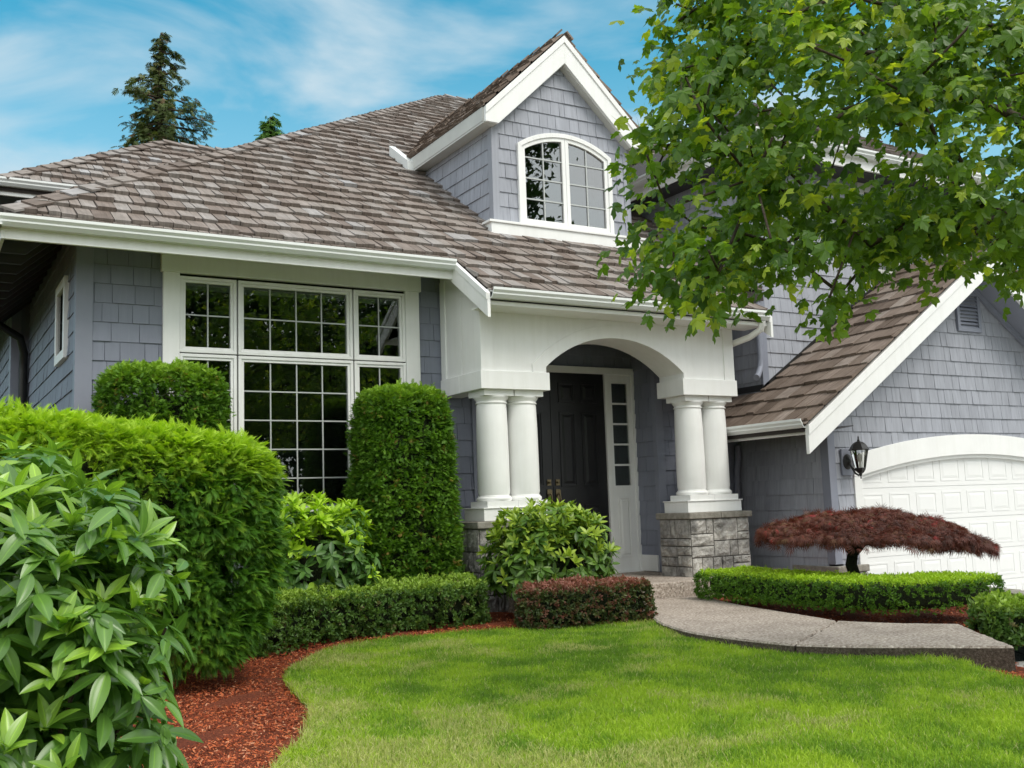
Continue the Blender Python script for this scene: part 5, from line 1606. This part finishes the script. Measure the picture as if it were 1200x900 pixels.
whorled_bush('laurel_shrub', 'yellow green laurel shrub in front of the left porch columns', (5.33, 8.45, -0.50), (0.60, 0.50, 0.51), 850, 7, 'laurel', 'laurel', 0.112, 0.05, lambda h, m: np.where(rnd(m) < np.clip((h - 0.3) * 1.3, 0.06, 0.75), 0.6 + 0.4 * rnd(m), 0.1 + 0.3 * rnd(m)))
whorled_bush('viburnum', 'large leathery leaved viburnum at the near left corner', (0.06, 2.62, -0.52), (0.495, 0.55, 0.70), 2800, 6, 'viburnum', 'viburnum', 0.079, 0.28, lambda h, m: np.where(rnd(m) < np.clip((h - 0.45) * 0.8, 0.03, 0.35), 0.6 + 0.4 * rnd(m), 0.1 + 0.3 * rnd(m)), e=2.7, low=-0.85, seed_in=0.30, lift=0.85, outward=0.62)

# low hedges along the bed and the walk
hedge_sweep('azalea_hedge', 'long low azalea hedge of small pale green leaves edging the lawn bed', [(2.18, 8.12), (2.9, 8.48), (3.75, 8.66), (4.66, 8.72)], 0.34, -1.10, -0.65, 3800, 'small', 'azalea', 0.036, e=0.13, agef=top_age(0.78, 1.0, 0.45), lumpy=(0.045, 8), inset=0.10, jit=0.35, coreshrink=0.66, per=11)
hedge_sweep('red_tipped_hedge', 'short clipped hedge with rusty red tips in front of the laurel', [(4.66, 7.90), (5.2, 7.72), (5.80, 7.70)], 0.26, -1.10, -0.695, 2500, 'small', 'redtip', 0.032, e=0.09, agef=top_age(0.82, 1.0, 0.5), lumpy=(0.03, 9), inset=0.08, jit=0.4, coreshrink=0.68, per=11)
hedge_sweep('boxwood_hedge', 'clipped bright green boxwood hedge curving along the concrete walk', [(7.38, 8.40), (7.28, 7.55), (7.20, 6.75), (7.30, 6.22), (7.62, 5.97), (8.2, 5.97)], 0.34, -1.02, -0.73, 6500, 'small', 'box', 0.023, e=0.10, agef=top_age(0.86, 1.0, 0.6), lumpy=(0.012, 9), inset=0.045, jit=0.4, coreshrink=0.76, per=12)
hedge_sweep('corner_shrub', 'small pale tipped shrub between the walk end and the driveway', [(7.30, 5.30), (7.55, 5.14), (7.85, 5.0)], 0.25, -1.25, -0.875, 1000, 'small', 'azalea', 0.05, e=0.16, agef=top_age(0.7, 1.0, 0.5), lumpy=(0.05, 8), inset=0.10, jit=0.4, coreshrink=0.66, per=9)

# ---- weeping red lace-leaf maple, a low umbrella on one stem
lm = thing('lace_leaf_maple', 'low umbrella shaped red lace leaf maple on one dark trunk by the garage', 'tree', (7.97, 7.08, -1.08))
ax1, ax2 = np.array([0.8615, -0.5077, 0]), np.array([0.5077, 0.8615, 0])
lc = np.array([7.97, 7.08, 0.0]) + ax1 * 0.22
lob = [(0.0, 0.0, 0.03, 0.42)]
for k in range(7):
    a_ = 2 * math.pi * k / 7 + 0.3
    lob.append((0.50 * math.cos(a_), 0.50 * math.sin(a_), random.uniform(-.03, .03), 0.36))
for k in range(12):
    a_ = 2 * math.pi * k / 12
    q_ = random.uniform(0.80, 0.96)
    lob.append((q_ * math.cos(a_), q_ * math.sin(a_), random.uniform(-.05, .02), random.uniform(0.26, 0.34)))
lob = np.array(lob)
def lace_top(u, v):
    r2 = u * u + v * v
    return -0.185 - 0.19 * np.minimum(r2, 1.15) - 0.085 * u - 0.03 * np.maximum(u, 0) ** 3
# every bough is a small weeping umbrella of its own
n = 17500
wsel = lob[:, 3] ** 2
idx = RNG.choice(len(lob), n, p=wsel / wsel.sum())
ang = rnd(n) * 2 * math.pi
lr = np.sqrt(rnd(n))
u = lob[idx, 0] + lr * np.cos(ang) * lob[idx, 3]
v = lob[idx, 1] + lr * np.sin(ang) * lob[idx, 3]
P = lc + ax1[None] * (u * 1.0)[:, None] + ax2[None] * (v * 0.80)[:, None]
hang = np.where(rnd(n) < 0.55, rnd(n) * 0.03, rnd(n) ** 1.2)
P[:, 2] = lace_top(lob[idx, 0], lob[idx, 1]) * 0.55 + lace_top(u, v) * 0.45 + lob[idx, 2] - 0.065 * lr ** 2 - hang * (0.09 + 0.05 * lr ** 2) * (1.15 - 0.5 * np.minimum(1, np.hypot(u, v)))
lout = ax1[None] * np.cos(ang)[:, None] + ax2[None] * np.sin(ang)[:, None]
D = lout * (0.35 + 0.5 * lr)[:, None] + UP * (-0.05 - 0.65 * lr ** 2 - 0.35 * hang)[:, None] + rndn(n, 3) * 0.38
lobtone = rnd(len(lob)) * 0.34 - 0.17
V, T, A = scatter(LEAF['lace'], P, D, UP[None] * 0.8 + lout * 0.5 + rndn(n, 3) * 0.5, 0.068 * (0.6 + 0.8 * rnd(n)), np.clip(0.46 + lobtone[idx] + 0.22 * rndn(n), 0, 1), np.where(hang < 0.03, 0.75 * rnd(n), 0.0))
arr_mesh('crown', V, T, A, M['lace'], lm)
b = MB()
b.tube([(7.98, 7.06, -1.12), (7.985, 7.06, -0.98), (7.96, 7.08, -0.82), (7.93, 7.10, -0.68), (7.95, 7.09, -0.58)], [.075, .062, .056, .055, .05], 12)
for k in range(12):
    a = 2 * math.pi * k / 12 + 0.2
    q = lc + ax1 * 1.0 * math.cos(a) + ax2 * 0.68 * math.sin(a)
    z1 = float(lace_top(math.cos(a) * .8, math.sin(a) * .8)) - 0.12
    s = np.array([7.95, 7.09, -0.60])
    m = s * 0.5 + q * 0.5; m[2] = -0.40
    b.tube([s, s * .8 + m * .2 + np.array([0, 0, .08]), m, (q[0], q[1], z1)], [.034, .026, .017, .006], 7)
part(b, 'trunk', 'dark_core_trunk', lm, smooth='all')

# ================================================================== TREES
def ray(u, v):
    d = np.stack([(np.asarray(u) - 600) / FOC, (np.asarray(v) - 450) / FOC, np.ones(np.shape(u))], -1)
    return d @ MC
def grow(root_pts, targets, wander=0.10):
    """branch skeleton: every target is joined to the nearest grown node, the near ones first"""
    nodes = [np.array(p, float) for p in root_pts]
    par = [i - 1 for i in range(len(nodes))]
    base = nodes[-1]
    order = np.argsort(np.linalg.norm(targets - base, axis=1))
    tips = []
    dist = [0.0] * len(nodes)
    for i in order:
        t = targets[i]
        arr = np.array(nodes)
        dd = np.linalg.norm(arr - t, axis=1) + 0.35 * np.array(dist)
        dd[:max(1, len(root_pts) - 3)] += 9
        j = int(np.argmin(dd))
        p = nodes[j]
        ln = np.linalg.norm(t - p)
        k = max(1, int(ln / 0.28))
        prev = j
        for s in range(1, k + 1):
            q = p + (t - p) * s / k
            if s < k:
                q = q + RNG.normal(size=3) * wander * min(0.3, ln / k) + np.array([0, 0, 0.10 * math.sin(math.pi * s / k) * ln * .5])
            nodes.append(q); par.append(prev); dist.append(dist[prev] + ln / k)
            prev = len(nodes) - 1
        tips.append(prev)
    return nodes, par, tips
def branch_mesh(nodes, par, r_tip, r_max, expo=2.3, seg=6):
    n = len(nodes)
    load = [0.0] * n
    kids = [[] for _ in range(n)]
    for i in range(1, n):
        kids[par[i]].append(i)
    for i in range(n - 1, -1, -1):
        load[i] = max(1.0, sum(load[k] for k in kids[i]))
    rad = [min(r_max, r_tip * l ** (1 / expo)) for l in load]
    b = MB()
    done = set()
    stack = [0]
    while stack:
        s = stack.pop()
        chain = [s]
        while kids[chain[-1]]:
            ks = sorted(kids[chain[-1]], key=lambda k: -load[k])
            stack += [k for k in ks[1:] if k not in done]
            for k in ks[1:]:
                done.add(k)
            chain.append(ks[0])
        if par[s] >= 0:
            chain = [par[s]] + chain
        if len(chain) > 1:
            rr = [rad[c] for c in chain]
            if par[s] >= 0:
                rr[0] = rad[chain[1]]
            b.tube([nodes[c] for c in chain], rr, seg if rr[0] < 0.03 else 10)
    return b

# the broad-leaved maple whose boughs hang in from the right
mt = thing('maple_tree', 'leafy green maple whose boughs overhang the garage and porch roofs', 'tree', (6.45, 3.25, -1.16))
sil = np.array([(766, -400), (762, -20), (768, 20), (752, 60), (738, 92), (728, 120), (748, 150), (736, 178), (724, 188), (733, 215), (728, 250), (738, 275), (712, 302), (732, 322), (790, 336), (822, 350), (836, 372), (862, 362), (882, 388), (898, 350), (924, 322), (940, 340), (948, 378), (966, 396), (988, 414), (1002, 392), (1000, 362), (1018, 330), (1044, 302), (1084, 312), (1112, 306), (1130, 330), (1160, 316), (1200, 320), (1330, 330), (1800, 250), (1800, -400)], float)
ctr = np.array([6.2, 3.6])
cl = []
gaps = [(1168, 188, 40), (1058, 192, 30), (1000, 214, 26), (868, 158, 24), (1075, 45, 26), (1150, 60, 24), (925, 262, 22), (838, 60, 18), (960, 120, 16), (1108, 128, 20)]   # openings between the boughs
def maple_clumps(n, inside):
    out_ = []
    while len(out_) < n:
        if inside:
            u, v = random.uniform(690, 1220), random.uniform(-30, 425)
        else:
            u, v = random.uniform(700, 1750), random.uniform(-420, 330)
            if u < 1210 and v > -20: continue
        if not all(in_poly(np.array([u - 24, u - 10, u, u + 10, u]), np.array([v, v + 6, v, v + 6, v + 9]), sil)): continue
        if any(math.hypot(u - hx, v - hy) < hr for hx, hy, hr in gaps): continue
        d = random.uniform(4.3, 7.3)
        if u < 900: d = random.uniform(4.6, 6.4)
        p = ray(u, v) * d
        if np.hypot(*(p[:2] - ctr)) > 3.9 or p[2] > 4.2 or p[2] < 0.3: continue
        if p[1] > 7.3: continue
        out_.append(p)
    return out_
cl = np.array(maple_clumps(190, True) + maple_clumps(150, False))
trunk_pts = [(6.45, 3.25, -1.2), (6.46, 3.25, -0.6), (6.44, 3.27, 0.0), (6.47, 3.29, 0.55), (6.44, 3.31, 1.0), (6.42, 3.33, 1.5), (6.45, 3.36, 2.0)]
nodes, par, tips = grow(trunk_pts, cl)
b = branch_mesh(nodes, par, 0.0058, 0.11, 2.25)
part(b, 'trunk', 'bark', mt, smooth='all')
nn_ = np.array(nodes)
par_ = np.array(par)
tip_idx = np.array(tips)
per = 40
src = np.repeat(tip_idx, per)
# leaves sit along each twig's last stretch and hang round its tip
back = src.copy()
for _ in range(2):
    go = rnd(len(back)) < 0.38
    back = np.where(go & (par_[back] > 6), par_[back], back)
P = nn_[back] + rndn(len(back), 3) * np.array([0.115, 0.115, 0.09]) - np.array([0, 0, 0.03])
m = len(P)
outd = nrm(P - np.array([6.4, 3.4, 1.6]))
D = outd * 0.55 + np.array([0, 0, -0.6]) + rndn(m, 3) * 0.55
F = UP + outd * 0.35 + rndn(m, 3) * 0.42
age = np.where(rnd(m) < 0.05, 0.95, 0.0)
uu = P @ MC.T
pxu = 600 + FOC * uu[:, 0] / np.maximum(uu[:, 2], .1)
edge = np.hypot(P[:, 0] - ctr[0], P[:, 1] - ctr[1])
age = np.where((edge > 2.5) & (rnd(m) < 0.16), 0.95, age)
V, T, A = scatter(LEAF['maple'], P, D, F, 0.079 * (0.6 + 0.7 * rnd(m)), np.clip(0.48 + 0.24 * rndn(m), 0, 1), age)
arr_mesh('crown', V, T, A, M['maple'], mt)

# conifers behind the roofs
def conifer(name, label, x, y, ztop, zlow, zbase, half, nbr, mat, seed, lay=18, spr=0.42, ragged=0.45, droop=0.35):
    t = thing(name, label, 'tree', (x, y, zbase))
    rg_ = np.random.default_rng(seed)
    b = MB()
    b.tube([(x, y, zbase - .1), (x + .05, y, (zbase + ztop) / 2), (x - 0.02, y, ztop - .35), (x, y, ztop - .08)], [0.36, 0.22, 0.035, 0.008], 10)
    Ps, Ds = [], []
    for i in range(nbr):
        f = (i / nbr) ** 0.8
        z = ztop - 0.10 - (ztop - zlow) * f
        ln = half * (0.05 + 0.95 * min(1, f * (ztop - zlow) / 3.2)) * (1 + ragged * rg_.normal() * 0.6)
        ln = max(0.10, min(ln, half * 1.45))
        az = i * 2.39996 + rg_.normal() * 0.3
        dr = np.array([math.cos(az), math.sin(az), 0])
        pts = []
        for s in np.linspace(0, 1, 7):
            pts.append(np.array([x, y, z]) + dr * ln * s + np.array([0, 0, -droop * ln * s * s * 0.9 + 0.22 * ln * s ** 3 + 0.05 * rg_.normal() * s]))
        b.tube(pts, list(np.linspace(0.05, 0.008, 7)), 5)
        k = max(6, int(lay * ln / half))
        side = np.cross(dr, UP)
        for s in rg_.random(k) ** 0.7:
            j = min(5, int(s * 6)); w = s * 6 - j
            p = pts[j] * (1 - w) + pts[j + 1] * w
            for sg in (-1, 1, 0):
                Ps.append(p + rg_.normal(size=3) * 0.05 * (1 + ln))
                Ds.append(dr * 0.75 + side * sg * 0.8 + np.array([0, 0, -0.30]) + rg_.normal(size=3) * 0.25)
    part(b, 'trunk', 'bark', t, smooth='all')
    Ps, Ds = np.array(Ps), np.array(Ds)
    m = len(Ps)
    V, T, A = scatter(LEAF['needles'], Ps, Ds, UP[None] + rg_.normal(size=(m, 3)) * 0.4, spr * (0.6 + 0.7 * rg_.random(m)), np.clip(0.5 + 0.27 * rg_.normal(size=m), 0, 1), np.zeros(m))
    arr_mesh('crown', V, T, A, M[mat], t)
conifer('spruce_tree', 'tall ragged dark spruce rising behind the rear roof ridge', 6.02, 29.8, 14.15, 4.0, -1.5, 1.28, 195, 'spruce', 5, lay=19, spr=0.24, ragged=0.7)
conifer('young_fir', 'small light green fir tip peeping over the hip of the roof', 8.9, 28.6, 11.65, 5.0, -1.5, 0.95, 170, 'young', 9, lay=16, spr=0.26, ragged=0.2, droop=0.1)

def grove_tree(name, label, x, y, h, r, n, zb, group=None, seed=1, mat='grove', lsize=0.34):
    t = thing(name, label, 'tree', (x, y, zb), group)
    rg_ = np.random.default_rng(seed)
    c = np.array([x, y, zb + h * 0.52])
    cen = c + nrm(rg_.normal(size=(34, 3))) * rg_.random((34, 1)) ** 0.4 * np.array([r, r, h * 0.46])
    nodes_, par_2, tips_ = grow([(x, y, zb - .1), (x, y, zb + h * .15), (x + .1, y, zb + h * .3), (x, y + .1, zb + h * .5)], cen, 0.2)
    part(branch_mesh(nodes_, par_2, 0.022, 0.3, 2.2, 5), 'trunk', 'bark', t, smooth='all')
    P = np.repeat(cen, n // 34, axis=0)
    P = P + rg_.normal(size=P.shape) * r * 0.22
    m = len(P)
    V, T, A = scatter(LEAF['small'], P, rg_.normal(size=(m, 3)), UP[None] * .6 + rg_.normal(size=(m, 3)), lsize * (0.6 + 0.8 * rg_.random(m)), rg_.random(m), np.zeros(m))
    arr_mesh('crown', V, T, A, M[mat], t)
for i, (x, y, h, r) in enumerate(((3.0, -19, 13, 3.8), (7.6, -20, 14, 3.8), (12.2, -19, 14, 3.8), (16.8, -20, 13, 3.6), (22.0, -16.5, 21, 2.5))):
    grove_tree('street_tree', 'leafy street tree mirrored in the window panes', x, y, h, r, 9000, -1.5, 'trees across the street', 31 + i)
grove_tree('backyard_tree', 'yellow green tree far back beside the side wall', -0.6, 25, 6.5, 2.0, 2600, -1.5, None, 77, 'laurel', 0.22)
